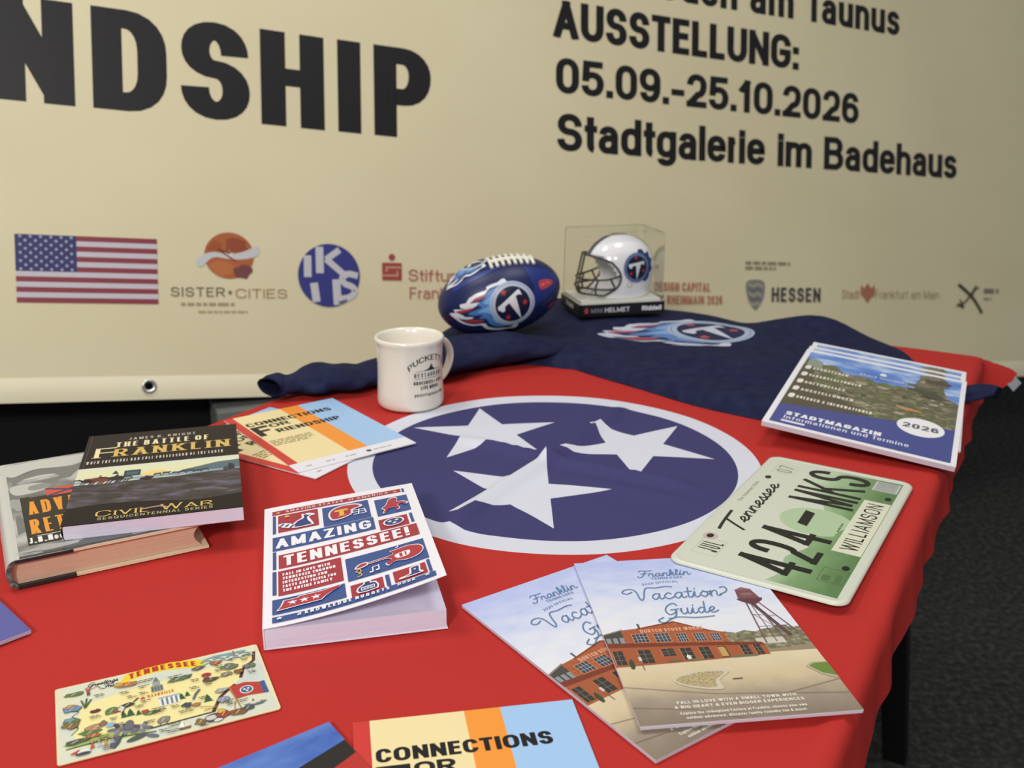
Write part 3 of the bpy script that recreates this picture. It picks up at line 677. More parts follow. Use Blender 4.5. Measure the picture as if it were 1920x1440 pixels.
A.text('NASHVILLE', 57, -36, 3.4, 17, '#d0812c', pen=.24, gap=.16); A.star(54, -35, 2.6, '#c6403a')
# little drawings
inked(A)
GRN, DG, BR, GY, RD = '#5f7f45', '#2f5a3c', '#7a5236', '#77787f', '#b8443a'
def tree(x, y, s_, c=DG):
    for k in range(3): A.poly([(x-s_*(1-.22*k), y+k*s_*.7), (x+s_*(1-.22*k), y+k*s_*.7), (x, y+k*s_*.7+s_*1.3)], c)
def lab(x, y, n, c='#5a5444'): A.para(x, y, n, 1, 2, .9, c, seed=int(x*7+y*3) & 255)
for x, y, s_ in ((78, -47, 2.8), (82, -45, 2.2), (94, -57, 3.4), (45, -52, 3.2), (41, -52, 2.4), (50, -53, 2.2)): tree(x, y, s_)
A.blob(34, -41, 5, 4, GRN); A.blob(38, -42, 2.4, 2.2, RD); A.blob(57, -54, 5, 2.2, GRN); A.blob(54, -51, 2.2, 1.8, RD); A.blob(24, -37, 2.8, 2, '#6a2c31'); A.blob(20, -59, 6.5, 3, GRN); A.blob(24, -55, 6, 2.6, '#b98d67'); A.blob(28, -53, 2, 2.6, '#8c6a52')
A.poly([(63, -39), (76.5, -38.6), (77, -49.5), (64, -50)], '#e7e6e2')
for k in range(4): A.rect(65+3*k, -49, 66.4+3*k, -41, '#6f7a88')
A.rect(63.4, -40.6, 77, -39.4, '#8f97a4'); A.rect(60, -31, 67.8, -24, '#8a8f8c'); A.rect(61.5, -24, 66.4, -19, '#9aa09a'); A.poly([(62, -19), (66, -19), (64.4, -13)], '#6d7373')
for k in range(4): A.rect(60.7+1.9*k, -30, 61.5+1.9*k, -25, '#4d5558')
A.poly([(108.5, -46.5), (120, -44.8), (129.5, -48.5), (129.8, -62.5), (120, -61), (111, -62)], '#b93a34'); A.poly([(129.5, -48.5), (133, -48), (133.4, -63), (129.8, -62.5)], '#3c5a8c'); A.ell(119.8, -54, 4.6, 4.6, '#e8e6e2', 18); A.ell(119.8, -54, 3.8, 3.8, '#37577f', 18)
for dx, dy in ((-1.3, .8), (1.4, 1.0), (.2, -1.5)): A.star(119.8+dx, -54+dy, 1.5, '#f0efe9', 80)
A.line([(109.5, -47), (112, -66), (113, -76)], .8, '#a5843a'); A.line([(111, -63), (109, -72), (112, -79)], .8, '#c2a04a', sm=True)
for k in range(4): A.line([(96+9*k, -9+(k % 2)), (99+9*k, -7.4), (103+9*k, -9.6)], 1.5, '#6f9aa5', sm=True); A.line([(97+9*k, -12.5), (101+9*k, -11), (105+9*k, -13)], 1.2, '#86aab0', sm=True)
A.poly([(96, -6), (106, -3.5), (128, -4.5), (127, -6.5), (108, -6)], '#7fa0a8'); A.line([(119, -9), (119.4, -3)], .9, '#b05a4a')
for (x, y) in ((43, -66), (37, -63), (50, -68)):
    for an in range(5):
        A.ell(x+4.2*cos(an*1.26+x), y+3.6*sin(an*1.26+x), 3.2, 1.7, ('#6c6a78', '#84828f', '#565463')[an % 3], 12, an*1.26+x)
A.ell(34, -76, 6.5, 3, '#5f5d6b', 16, 1.2); A.ell(47, -77, 7, 2.6, '#4e5a4c', 16, .3); A.ell(56, -79, 4.5, 2, '#6c6a78', 14, -.6); A.blob(43, -62, 3, 4.5, '#6a6876'); A.line([(39, -70), (33, -82)], 1.1, '#3c4a38')
A.blob(64, -65.5, 4, 3, '#8a8a80'); A.rect(61.2, -70, 62.2, -67, '#7a7a72'); A.rect(65.2, -70, 66.4, -67, '#7a7a72')
A.poly([(72, -79), (80, -79), (79, -81), (73, -81)], '#7a5236'); A.poly([(75.6, -78.6), (75.6, -71), (72, -78)], '#f3efe2'); A.poly([(76.2, -78.6), (76.4, -72), (80, -78)], '#e9dcc0')
A.ell(94.5, -76.5, 6, 4.6, '#4a4446', 20); A.ell(93, -76, 3.6, 2.6, '#cfcac2', 14); A.blob(101, -75, 4, 3.6, '#a8402f'); A.blob(100, -71.5, 2.4, 1.8, '#e0b33a'); A.blob(86, -77.5, 3.4, 3, '#8c6a34'); A.blob(97, -80, 3, 1.6, '#d9d6cd')
A.blob(110, -77, 5, 3, '#8a5a2e'); A.blob(117, -75, 4, 2.4, '#4c5660'); A.blob(123, -72, 7, 1.6, '#6f7f86'); A.rect(119, -72, 126, -69.6, '#d8d4c6'); A.rect(121, -69.6, 122, -67, '#55555a')
A.blob(44, -39, 4.5, 2.2, '#3d3d40', seed=4); A.blob(40, -42, 2, 3.4, '#d7d2c4', seed=9); A.line([(48, -37), (51, -34)], 1, '#3d3d40'); A.line([(41, -45), (39.5, -49)], .8, '#3d3d40')
A.blob(12, -12, 6, 2, GRN); A.rect(19.6, -14, 21.6, -9.4, RD); A.blob(20.6, -8.6, 1.3, 1.2, '#c79a78'); A.rect(19.8, -17.5, 20.6, -14, '#3c4a6a'); A.rect(20.9, -17.5, 21.7, -14, '#3c4a6a'); A.line([(22, -10.5), (27, -8.5), (29, -13)], .5, '#6b5a40')
A.blob(10, -29, 5, 3, '#6b8fb4'); A.blob(9, -26, 4, 1.6, '#b98a5a'); A.line([(18, -31), (16, -22)], 1, DG); A.line([(18, -31), (22, -23)], 1, DG); A.line([(18, -31), (19.4, -21)], 1, DG)
A.blob(9, -47, 5, 3.4, '#8b6a40'); A.blob(9, -43.5, 4.6, 1.8, GRN); A.blob(8, -41, 3, 2, '#7a94a8'); A.blob(11, -66, 7, 2, '#55604f'); A.blob(22, -64, 4, 2, '#c06a3c')
for k in range(4): A.poly([(19+4*k, -77), (22+4*k, -77), (20.5+4*k, -71)], ('#c0503c', '#b7bcc4', '#c98a5a', '#8fa0a8')[k]); A.blob(20.5+4*k, -70.4, 1, 1, '#caa07c', seed=k+1)
A.poly([(7, -78), (13, -75), (13, -80)], RD); A.ell(15.5, -78.5, 3.8, 2.2, '#ece6d8', 14); A.ell(15, -80, 4.6, 1.6, '#3c4058', 14)
A.ell(32, -57, 2.8, 2.4, '#8fb4cc', 16); A.blob(84, -22, 4, 2, '#4f6d4a'); A.blob(78, -23, 6, 2, '#607a58'); A.blob(93, -15, 4.5, 2, '#6a655a'); A.ell(97, -26, 3.4, 2.4, '#a83038', 14); A.blob(113, -22, 6, 3, '#6f7868'); A.blob(106, -13.5, 4, 2, '#b4643c')
A.blob(99, -33, 5, 1.8, '#5c4a3c'); A.blob(96.5, -32, 2, 2.4, '#5c4a3c'); A.blob(110, -31, 4, 2, '#8f8a74'); A.blob(119, -31, 3, 2.4, '#8b5a3a'); A.blob(125, -27, 2.4, 2.6, '#7f6a86'); A.blob(128.5, -26.5, 2, 2.6, GRN); A.line([(90, -42), (87, -46), (85, -51)], 1.4, '#4c6680', sm=True); A.blob(80, -56, 3, 2.4, '#3f4a5c'); A.blob(86, -58, 2.4, 1.6, '#b8794a'); A.line([(88, -62), (98, -66), (90, -67)], .9, '#a2803a'); A.blob(103, -49, 4, 2, '#a9b2b0'); A.blob(103, -60, 4, 3, '#8e98a8'); A.blob(46, -15.5, 6, 2, '#c5783a'); A.blob(40, -13.5, 3, 2, '#d8a24a')
for x, y, n in ((24, -20, 12), (40, -24, 9), (52, -22, 10), (51, -15.5, 14), (72, -19, 12), (86, -29, 10), (104, -19, 10), (114, -14, 9), (124, -13, 8), (122, -17, 8), (20, -44, 12), (32, -51, 8), (48, -44, 9), (52, -40, 8), (58, -52, 14), (58, -55, 12), (70, -54, 10), (74, -62, 14), (52, -64, 12), (34, -59, 9), (24, -68, 9), (66, -74, 10), (60, -77, 10), (84, -38, 9), (94, -37, 8), (103, -24, 9), (104, -63, 8), (104, -66, 9), (112, -66, 8), (124, -35, 8), (88, -52, 8), (26, -79, 10), (26, -81, 8), (64, -80, 14), (84, -82, 12), (52, -30, 8), (44, -31, 8)):
    lab(x, y, n); lab(x+1, y-1.8, n*.8)
mb.build('card', pcard)

# ---- vacation guides
SKY = MN('guide_sky', [(0, '#e6e8ee'), (.35, '#d9def0'), (.7, '#c7d0f0'), (1, '#b9c4ee')], 34, (1, 2.2, 1), 5, rough=.32, base=True, axis=1, rng=(-.105, .0), amount=.9)
GROUND = MN('guide_ground', [(0, '#8a7c6c'), (.3, '#a09180'), (.62, '#d2c09c'), (1, '#e0d2b0')], 60, detail=5, rough=.32, base=True, axis=1, rng=(-.2255, -.150), amount=.25)
BRICK = MN('guide_brick', [(.3, '#9a4f30'), (.7, '#b96a44')], 420, (1, 3, 1), 2, rough=.32)
TREES = MN('guide_trees', [(.3, '#5d5a48'), (.55, '#8a8468'), (.75, '#b7b093')], 260, detail=5, rough=.32)
GRAVEL = MN('guide_gravel', [(.35, '#8a7a5a'), (.5, '#b9a67c'), (.7, '#d6c79e')], 900, detail=3, rough=.32)
def guide(label, m):
    t = slim('travel_magazine', label, 'magazine', m, .152, .2255, .0030, page='#e4dde4', group='vacation guides', y0=-.2255)
    mb = MB(); mb.box(0, .152, -.2255, 0, .0026, .0030, M('#efecef', .4)); A = Art(mb, .0030, rough=.32, spec=.4)
    A.rect(0, -160, 152, 0, SKY); A.rect(0, -225.5, 152, -152, GROUND)
    # distant trees, long roof, town beyond
    A.poly([(86, -152), (86, -124), (92, -121), (100, -124), (108, -121), (116, -124), (122, -121), (130, -120), (136, -116), (142, -118), (147, -121), (152, -120), (152, -152)], TREES)
    A.rect(112, -141, 134, -133, '#cfc8ba'); A.poly([(116, -152), (152, -152), (152, -144), (134, -147), (116, -148)], '#9c8a70')
    A.poly([(0, -116), (15, -110), (15, -134), (0, -134)], '#4b4744'); A.line([(0, -116), (15, -110.5)], 1.4, '#8d857c'); A.rect(28.6, -110, 30.4, -103, '#4a5a66')
    for k in range(3): A.rect(1+5*k, -130, 4.4+5*k, -121, '#8f9496')
    A.poly([(14.5, -134), (14.5, -111), (27, -109.5), (58, -102.6), (82, -117.5), (91.5, -121.5), (91.5, -138), (14.5, -134)], BRICK)
    A.poly([(27, -109.5), (58, -102.2), (82, -118), (80, -118.6), (58, -104.2), (27, -111)], '#8a3f2a')
    A.text('DORTCH STOVE WORKS', 29, -116, 4.4, 50, '#e0a58c', pen=.2, gap=.16)
    for x0, y0, x1, y1 in ((21.5, -128.8, 32.5, -117.4), (38, -130, 49, -118.4), (54.6, -131.2, 62, -120.2), (67.8, -132, 75.6, -121.6), (80.2, -132.6, 87, -122.8)):
        A.rect(x0-.8, y0-.8, x1+.8, y1+.8, '#c9825e'); A.rect(x0, y0, x1, y1, '#3f444c')
        for k in range(1, 4): A.line([(x0+(x1-x0)*k/4, y0), (x0+(x1-x0)*k/4, y1)], .5, '#a6aab0', cap=False)
        for k in range(1, 3): A.line([(x0, y0+(y1-y0)*k/3), (x1, y0+(y1-y0)*k/3)], .5, '#a6aab0', cap=False)
    A.poly([(0, -159), (0, -134), (116, -141), (116, -154.5), (68, -157)], '#a85b3a')
    A.poly([(-0.0, -127.6), (14, -129), (92, -136), (115, -138.5), (117, -142.5), (60, -137.5), (0, -134)], '#7c3a28')
    for x0, x1 in ((1, 9), (19.5, 29.5), (37, 47), (51, 60), (65, 73.5), (79, 86), (96, 103), (106, 112)):
        f_ = x0/112; yt = -138.5-3.2*f_; yb = -156.5+2.2*f_
        if x0 == 37: yb = -149
        A.rect(x0, yb, x1, yt, '#3c3733'); A.rect(x0, yb, x0+.7, yt, '#c77c52')
        for k in range(1, 3): A.line([(x0, yb+(yt-yb)*k/3), (x1, yb+(yt-yb)*k/3)], .5, '#77726a', cap=False)
        A.line([((x0+x1)/2, yb), ((x0+x1)/2, yt)], .5, '#77726a', cap=False)
    A.rect(80, -154, 85, -142, '#c9a15e'); A.blob(12, -156, 2, 6, '#3f4b32'); A.line([(19, -155), (19.6, -164)], .7, '#7d5a44'); A.rect(18.4, -153, 20.6, -148, '#d7c9c6'); A.blob(55.5, -152, 1.6, 3, '#e7e3e0'); A.blob(44, -155, 5, 1.6, '#6d6a48'); A.blob(60, -155.6, 6, 1.3, '#7c7650'); A.blob(96, -155, 10, 1.4, '#77704e')
    # water tower
    for a_, b_ in (((124, -83), (118.5, -140)), ((130.5, -84), (134.5, -138)), ((134, -82), (147.5, -126)), ((127, -86), (127, -139))): A.line([a_, b_], 1.2 if a_[0] != 127 else .7, '#7b5f66')
    A.line([(129, -86), (140, -130)], 3.2, '#5f484c'); A.line([(122.5, -100), (139, -104)], .6, '#8b757c'); A.line([(121, -118), (144, -118)], .6, '#8b757c'); A.line([(123, -100), (133, -118)], .5, '#8b757c')
    A.poly([(122, -62), (135, -62), (138, -76.5), (119.8, -76.5)], '#7d5055'); A.poly(smooth([(119.8, -76.5), (138.6, -76.5), (135, -82), (129, -85.5), (123.6, -82)], 3, True), '#633a40'); A.poly([(121, -62), (128.4, -57.5), (136, -62)], '#94686c'); A.rect(118.6, -77.4, 139.4, -75.6, '#6a4348'); A.rect(124.5, -71, 133.5, -67, '#96686c')
    # island beds, road seams
    A.poly(smooth([(35.5, -178), (56, -169.6), (78.5, -171), (68, -182), (66.5, -192.5), (46, -188.4)], 4, True), '#cfc6ae'); A.poly(smooth([(37.5, -178.3), (56, -171.6), (74, -172.6), (65, -182), (63, -190), (47, -186.6)], 4, True), GRAVEL)
    A.line([(78, -181.8), (84, -181.8)], 1.2, '#4f463c'); A.poly(smooth([(134, -173), (142, -168), (152, -168.5), (152, -190), (141, -184.5)], 4, True)[0:] and [(134.6, -173), (140, -168.6), (152, -169), (152, -190), (142, -184)], '#b8ad92'); A.poly([(137, -173), (142, -169.8), (152, -170), (152, -186.5), (143, -182)], '#6f8a3e')
    for a_ in ([(0, -183), (60, -197), (152, -206)], [(0, -206), (40, -212), (70, -225)], [(96, -205), (152, -190)]): A.line(a_, .6, '#8b7d69')
    # lettering
    BLU = '#5f82ab'
    script(A, 'ranklin', 58, -31.2, 5.2, 36, BLU, .9, .2); script(A, 'F', 50, -31.2, 5.2, 8, BLU, .9, .2)
    A.text('TENNESSEE', 59, -36.5, 3.2, 27, BLU, pen=.16, gap=.28)
    A.text('2025 OFFICIAL', 0, 0, 3, 32, BLU, pen=.15, gap=.26, arc=lambda p, q: (48.5+p, -45.8+2.6*sin(pi*p/48)+q))
    script(A, 'V', 38, -69, 9.2, 9.5, BLU, 1.15, .16); script(A, 'acation', 50.5, -69, 9.2, 58, BLU, 1.15, .16, extra=[[(6.35, .3), (6.8, .5), (7.1, 1.0), (6.9, 1.5), (6.5, 1.4)]])
    script(A, 'G', 55, -93.5, 8.4, 12, BLU, 1.15, .16); script(A, 'uide', 67.5, -93.5, 8.4, 30, BLU, 1.15, .16); A.line([(52, -97), (47, -101), (51, -104.4), (58, -99.5), (64, -97.5), (78, -99.8), (92, -99)], 1.2, BLU, sm=True)
    WT = '#f1ece0'
    A.text('FALL IN LOVE WITH A SMALL TOWN WITH', 30.6, -206, 3.1, 87, WT, pen=.19, gap=.22); A.text('A BIG HEART & EVEN BIGGER EXPERIENCES', 27.6, -211, 3.1, 93, WT, pen=.19, gap=.22)
    A.text('Explore the reimagined Factory at Franklin, choose your own', 29.5, -217.4, 2.7, 90, WT, pen=.17, gap=.18); A.text('outdoor adventure, discover family-friendly fun & more!', 32.3, -222.2, 2.7, 84, WT, pen=.17, gap=.18)
    mb.build('cover', t)
    return t
guide('vacation guide magazine lying uppermost, with whole brick building cover, beside the licence plate', at(.0547, .7511, .0032, 7.5, -.5))
guide('vacation guide magazine half covered by its twin, red brick gable cut off', at(-.0390, .6860, .0001, 35.2))

# ---- licence plate
plate = thing('license_plate', 'green and cream car licence plate lying beside the magazine stack', 'licence plate', matrix=at(.1350, .7555, .0066, 58.81, 0, 1.13))
W_, H_ = .3048, .1524
def rr(x0, y0, x1, y1, r): return [(x+x0, y+y0) for x, y in rbox(x1-x0, y1-y0, r, 6)]
PLC = M('#d6dac8', .3, .5)
mb = MB()
rings = []
for (ins, z, r) in ((0, .0007, .013), (0, .0018, .013), (.0013, .0034, .0122), (.0040, .0036, .011), (.0060, .0030, .010)):
    rings.append([(x, y-H_, z) for x, y in rr(ins, ins, W_-ins, H_-ins, r)])
mb.loft(rings, PLC, cap=False, smooth=True); mb.add([(x, y-H_, .0030) for x, y in rr(.0060, .0060, W_-.0060, H_-.0060, .010)], [tuple(range(28))], PLC); mb.add(rings[0], [tuple(reversed(range(28)))], M('#9a9c96', .4))
A = Art(mb, .0030, rough=.34, spec=.5)
GRA = MN('plate_hills', [(.1, '#5f8250'), (.42, '#7d9f6c'), (.75, '#a9c49a'), (1, '#c9d8bd')], 30, (1, 1.6, 1), 4, rough=.34, spec=.5, base=True, axis=1, rng=(-.145, -.060), amount=.35)
A.poly([(9, -143), (9, -84)]+smooth([(9, -84), (34, -92), (60, -86), (90, -98), (116, -96), (140, -104), (176, -92), (206, -80), (240, -62), (270, -56), (294, -62)], 4)+[(294, -143)], GRA)
A.ell(150, -90, 32, 34, '#b4cca4', 40); A.poly([(9, -143), (9, -112)]+smooth([(9, -112), (50, -108), (92, -120), (130, -112), (170, -122), (230, -112), (294, -126)], 4)+[(294, -143)], GRA)
A.rect(96, -142.5, 231, -117, '#dfe0c8'); A.text('WILLIAMSON', 104, -137.5, 15.5, 120, '#20231f', pen=.13, pv=.12, gap=.18)
A.frame(26, -34.5, 60, -12.5, .5, '#b5b8a4'); A.text('JUL', 34, -33.2, 18.5, 20, '#26281f', pen=.095, pv=.09, gap=.16)
A.frame(256, -37.5, 283.5, -15, .5, '#b5b8a4'); A.text('07', 260, -34.5, 16.5, 19, '#7b7e6c', pen=.11, pv=.1, gap=.2)
A.rect(262, -142, 291, -117, '#c8cdc8'); A.frame(262, -142, 291, -117, .5, '#9aa29c')
for k in range(16): A.rect(264+1.7*k, -140, 264+1.7*k+(.6 if k % 3 else 1.1), -119, '#7e857f')
A.text('The Volunteer State', 158, -13.6, 4, 62, '#8a8c7a', pen=.13, gap=.2)
INKP = '#1c1e19'
script(A, 'ennessee', 112, -34, 7.6, 110, INKP, 2.1, .25); script(A, 'T', 92, -34, 9.5, 22, INKP, 3.0, .28)
A.frame(33, -141, 60, -120, .4, '#55713f'); A.para(36, -129, 18, 1, 5, 6, '#55753f', seed=3); A.para(36, -138, 20, 1, 5, 4.5, '#55753f', seed=5); A.para(138, -113.5, 38, 1, 3, 2, '#6d8060', seed=7)
HOLES = ((65, -16), (237, -17), (66.5, -136.5), (244.5, -137))
A.ell(65, -16, 7.4, 6.6, '#cfb9b2', 24); A.frame(0, 0, .01, .01, .001, INKP)
for x, y in HOLES: A.ell(x, y, 4.6, 3.2, '#17120f', 20)
mb.build('plate_sheet', plate)
mb = MB()
def emb(tx, x, y, h, w_, pen):
    A_ = Art(mb, .0030, fn=lambda a, b, d: (a, b, .0036+d), rough=.3, spec=.5); A_.smooth = False
    A_.text(tx, x, y, h, w_, '#151711', pen=pen, pv=.085, gap=.1)
for ch, x0, x1 in (('4', 25, 52), ('2', 59, 84), ('4', 93, 119), ('M', 194, 220), ('K', 227, 254), ('S', 261, 288)): emb(ch, x0, -113.5, 63, x1-x0, .118 if ch not in 'MK' else .078)
A_ = Art(mb, .0030, fn=lambda a, b, d: (a, b, .0036+d), rough=.3, spec=.5); A_.smooth = False; A_.poly([(135, -85), (168, -84), (171, -74.5), (138, -75.5)], '#151711')
o = mb.build('registration_lettering', plate); md = o.modifiers.new('raised', 'SOLIDIFY'); md.thickness = .0006; md.offset = -1

# ================================================================== books
def block(mb, x0, x1, y0, y1, z0, z1, m, n=9, lines=None):
    mb.box(x0, x1, y0, y1, z0, z1, m)
PGL = MN('page_edges_lilac', [(.3, '#d8d3e8'), (.7, '#e8e3f2')], 300, (.15, .15, 9), 2, rough=.7)
PGB = MN('page_edges_tan', [(.3, '#c7a389'), (.7, '#dcbb9f')], 300, (.15, .15, 9), 2, rough=.75)

# ---- thick hardback in a grey and black photographic jacket
hb = thing('hardback_book', 'thick hardback book with black and orange title jacket under the brown paperback', 'book', matrix=at(-.4058, .7101, .0003, 29.5))
BW, BH, BT = .1545, .232, .026
mb = MB(); n = 12
JK, CR = M('#c9c8c0', .3, .45), M('#e6d6b2', .5)
DKJ = M('#2c2d2d', .35, .4)
for z0, z1 in ((0, .003), (BT-.003, BT)):                       # boards; the jacket's flap is turned in over the first 45 mm
    mb.box(0, .0445, 0, BH, z0, z1-(.0006 if z1 > .01 else 0), DKJ); mb.box(.0445, BW, 0.0006, BH-.0006, z0+.0003, z1-.0003, CR)
    if z1 > .01: mb.box(0, BW, .0008, BH, z1-.0004, z1, JK)
rings = []
for k in range(n+1):                                            # rounded spine
    a = -pi/2+pi*k/n; rings.append((-.0075*cos(a)*1.0, BT/2+BT/2*sin(a)))
inn = [(x*.55+.0008, BT/2+(z-BT/2)*.82) for x, z in rings]
prof = rings+list(reversed(inn))
mb.loft([[(x, y, z) for x, z in prof] for y in (0, BH)], JK, smooth=False); mb.add([(x, 0, z) for x, z in prof], [(i, i+1, len(prof)-2-i, len(prof)-1-i) for i in range(n)], DKJ)
A = Art(mb, BT, rough=.3, spec=.45)
A.rect(4, 1, 154, 231, MN('jacket_photo', [(.30, '#5f605e'), (.47, '#7d7e7a'), (.58, '#b9b9b2'), (.8, '#d0d0c8')], 14, (1, 1.4, 1), 3, rough=.3, spec=.45, distort=.6))
A.poly(smooth([(8, 192), (30, 205), (58, 200), (84, 208), (110, 205), (150, 212), (150, 226), (8, 226)], 4, True), '#c7c7bf'); A.poly([(8, 160), (60, 168), (78, 205), (58, 196), (30, 200), (8, 188)], '#777876')
A.poly(smooth([(14, 176), (30, 184), (47, 181), (49, 175), (32, 172), (15, 170)], 4, True), '#a3a49f'); A.poly(smooth([(17, 180), (32, 186), (46, 184), (45, 180), (30, 179)], 4, True), '#c4c4bc'); A.line([(31, 175.5), (41, 176.5)], 2, '#cfcfc8')
A.poly(smooth([(6, 165), (24, 168), (38, 160), (34, 146), (10, 142)], 4, True), '#c2c2ba'); A.poly(smooth([(22, 160), (34, 163), (42, 155), (32, 148), (22, 150)], 4, True), '#8d8e8a'); A.blob(10, 120, 6, 16, '#9fa09b', seed=2); A.blob(9, 70, 4, 22, '#737472', seed=3); A.blob(50, 10, 40, 8, '#5a5b5a', seed=5); A.blob(30, 14, 24, 5, '#a9aaa5', seed=8); A.rect(4, 1, 154, 5, '#3b3c3c')
A.rect(12.3, 23, 130, 134, '#171313'); A.rect(20, 131.6, 92, 132.8, '#8f8d88'); A.rect(20, 40, 112, 41.4, '#cfc9bc')
OR = '#f0992c'
A.text('ADVANCE', 17.5, 90, 31, 72, OR, pen=.105, pv=.085, gap=.11, serif=.03); A.text('&', 46, 79.5, 9, 9, OR, pen=.2); A.text('RETREAT', 16.5, 46, 32, 70, OR, pen=.105, pv=.085, gap=.11, serif=.03)
A.text('J.B.Hood', 13.5, 27, 11.5, 31, '#f2f0ea', pen=.17, pv=.13, gap=.1, serif=.05)
A.poly([(35, 127.5), (35, 147), (74, 145), (74, 126)], '#d64b38'); A.line([(35, 147), (74, 126)], 3.6, '#2f3560', cap=False); A.line([(35, 127.5), (74, 145)], 3.6, '#2f3560', cap=False); A.frame(34, 126, 34.01, 126.01, .001, OR)
for y in (70, 105, 140): mb.box(-.0078, -.006, y/1000, y/1000+.014, .0125, .0145, M('#8d8b84', .5))
mb.build('cover', hb)
mb = MB(); ring = []
for k in range(9):
    s_ = k/8; z = .003+.020*s_; ring.append((z, -.0042*sin(pi*s_), .149-.0062*sin(pi*s_)))
for yy, rev in ((.004, 0), (BH-.004, 1)):
    mb.add([(l, yy, z) for z, l, r in ring]+[(r, yy, z) for z, l, r in ring], [(i, i+9, i+10, i+1) for i in range(8)], PGB)
mb.add([(r, yy, z) for z, l, r in ring for yy in (.004, BH-.004)], [(2*i, 2*i+1, 2*i+3, 2*i+2) for i in range(8)], M('#d9c9ac', .7), True)
mb.build('page_block', hb)

# ---- brown paperback lying on the hardback
pb = thing('paperback_book', 'dark brown paperback with gold lettering and a horse battle scene, lying on the thick hardback', 'book', matrix=at(-.3828, .7465, .0264, 16.9))
PW, PH, PT = .1503, .2265, .0131
mb = MB(); mb.box(.0015, PW-.0004, .0004, PH-.0004, .0005, PT-.0005, PGL); mb.build('page_block', pb)
mb = MB(); CV = M('#191314', .42, .2)
mb.box(0, PW, 0, PH, PT-.0005, PT, CV); mb.box(0, PW, 0, PH, 0, .0005, M('#c8bccb', .5))
mb.loft([[(.0016-.0016*sin(pi*k/6)-.0004*0, y, PT*k/6) for k in range(7)]+[(.0022-.0016*sin(pi*k/6), y, PT*k/6) for k in range(6, -1, -1)] for y in (0, PH)], CV, smooth=False)
A = Art(mb, PT, rough=.42, spec=.2)
A.rect(0, 0, 150.3, 226.5, '#231a1b'); A.line([(3.6, 0), (3.6, 226)], .5, '#5c4d4d')
A.poly([(0, 40), (150.3, 40), (150.3, 131), (0, 131)], MN('battle_sky', [(0, '#b9c4bf'), (.35, '#d5dccb'), (.65, '#e9e6b4'), (1, '#dfe3cf')], 26, (1, 2, 1), 3, rough=.28, spec=.5, base=True, axis=1, rng=(.08, .131), amount=.5))
A.poly([(96, 104), (112, 110), (130, 117), (150.3, 119), (150.3, 96), (96, 97)], '#5c7076'); A.blob(72, 104, 12, 6, '#f0d27c', seed=4); A.rect(0, 92, 150.3, 98, '#8fa3ad')
A.poly([(0, 22), (150.3, 22), (150.3, 95)]+smooth([(150.3, 95), (120, 93), (90, 90), (60, 90), (30, 88), (0, 90)], 4), MN('battle_ground', [(.28, '#1a1519'), (.45, '#332a31'), (.58, '#4c4350'), (.72, '#666a80')], 42, (1, 2.6, 1), 6, rough=.28, spec=.5, distort=.8))
A.poly([(0, 0), (150.3, 0), (150.3, 34)]+smooth([(150.3, 34), (110, 28), (70, 36), (30, 40), (0, 36)], 4), '#1b1415')
HB = ('#2b2226', '#6a3326', '#7c3e2a', '#3b2a28')
for i, (x, y, s_) in enumerate(((13, 98, 8.5), (22, 98.5, 8.5), (29, 99, 9), (37, 99, 9.5), (44, 98, 8))):
    c = HB[i % 4]; A.blob(x, y, s_*.8, s_*.5, c, seed=i+2, j=.2); A.line([(x-s_*.7, y+1), (x-s_*1.15, y+s_*.5), (x-s_*1.45, y+s_*.45)], 3, c)
    for dx in (-.6, -.3, .3, .65): A.line([(x+dx*s_, y-1), (x+dx*s_-1.5, y-s_*.8), (x+dx*s_-3, y-s_*1.15)], 1.1, c)
    if i in (1, 3): A.blob(x, y+s_*.7, 1.6, 3, '#3d3c46', seed=i+1); A.ell(x, y+s_*1.2, 1.2, 1.4, '#7c5a4a', 10)
A.rect(43, 101, 58, 116, '#2f4348'); A.rect(45, 104, 56, 112, '#4d666a'); A.ell(47, 97, 5, 4, '#3a332f', 16); A.ell(47, 97, 3.4, 2.6, '#8a8f8a', 14); A.blob(65, 92, 6, 5, '#302a2c', seed=9); A.poly([(32, 110), (38, 110), (35, 119)], '#41454c')
for i, x in enumerate((74, 82, 90, 97, 104, 111, 118)): A.blob(x, 100+1.3*sin(i*2.2), 3.6, 2, ('#4a4f55', '#37393f')[i % 2], seed=i+1); A.line([(x-2, 99), (x-4, 95)], .8, '#3a3c42'); A.line([(x+2, 99), (x+3, 95)], .8, '#3a3c42')
A.blob(142, 101, 3.4, 8, '#33373d', seed=3); A.blob(137, 97, 2.4, 5, '#454b52', seed=6)
GO, GO2 = '#d9b866', '#efe0b0'
A.text('JAMES R. KNIGHT', 41, 203.5, 7, 70, '#c9bfae', pen=.14, gap=.3, serif=.05, small=.75)
A.text('THE BATTLE OF', 29.5, 184.5, 14, 96, GO2, pen=.17, pv=.09, gap=.2, serif=.07, small=.8)
A.text('Franklin', 10.8, 157.5, 27, 131, GO, pen=.15, pv=.075, gap=.2, serif=.07, small=.78); A.text('F', 10.8, 157.5, 27, 21, GO2, pen=.17, pv=.085, serif=.08)
A.text('WHEN THE DEVIL HAD FULL POSSESSION OF THE EARTH', 5.5, 141.5, 7.5, 140, '#cfc6b8', pen=.17, gap=.22, serif=.05)
A.text('Civil War', 26.2, 11.5, 12.5, 100, GO, pen=.14, pv=.08, gap=.2, serif=.07, small=.8); A.line([(64, 18), (78, 21), (86, 17)], 2.4, '#b98a80', sm=True)
A.text('SESQUICENTENNIAL SERIES', 28.5, 4.2, 5.5, 97, '#b7a77f', pen=.16, gap=.24)
mb.build('cover', pb)

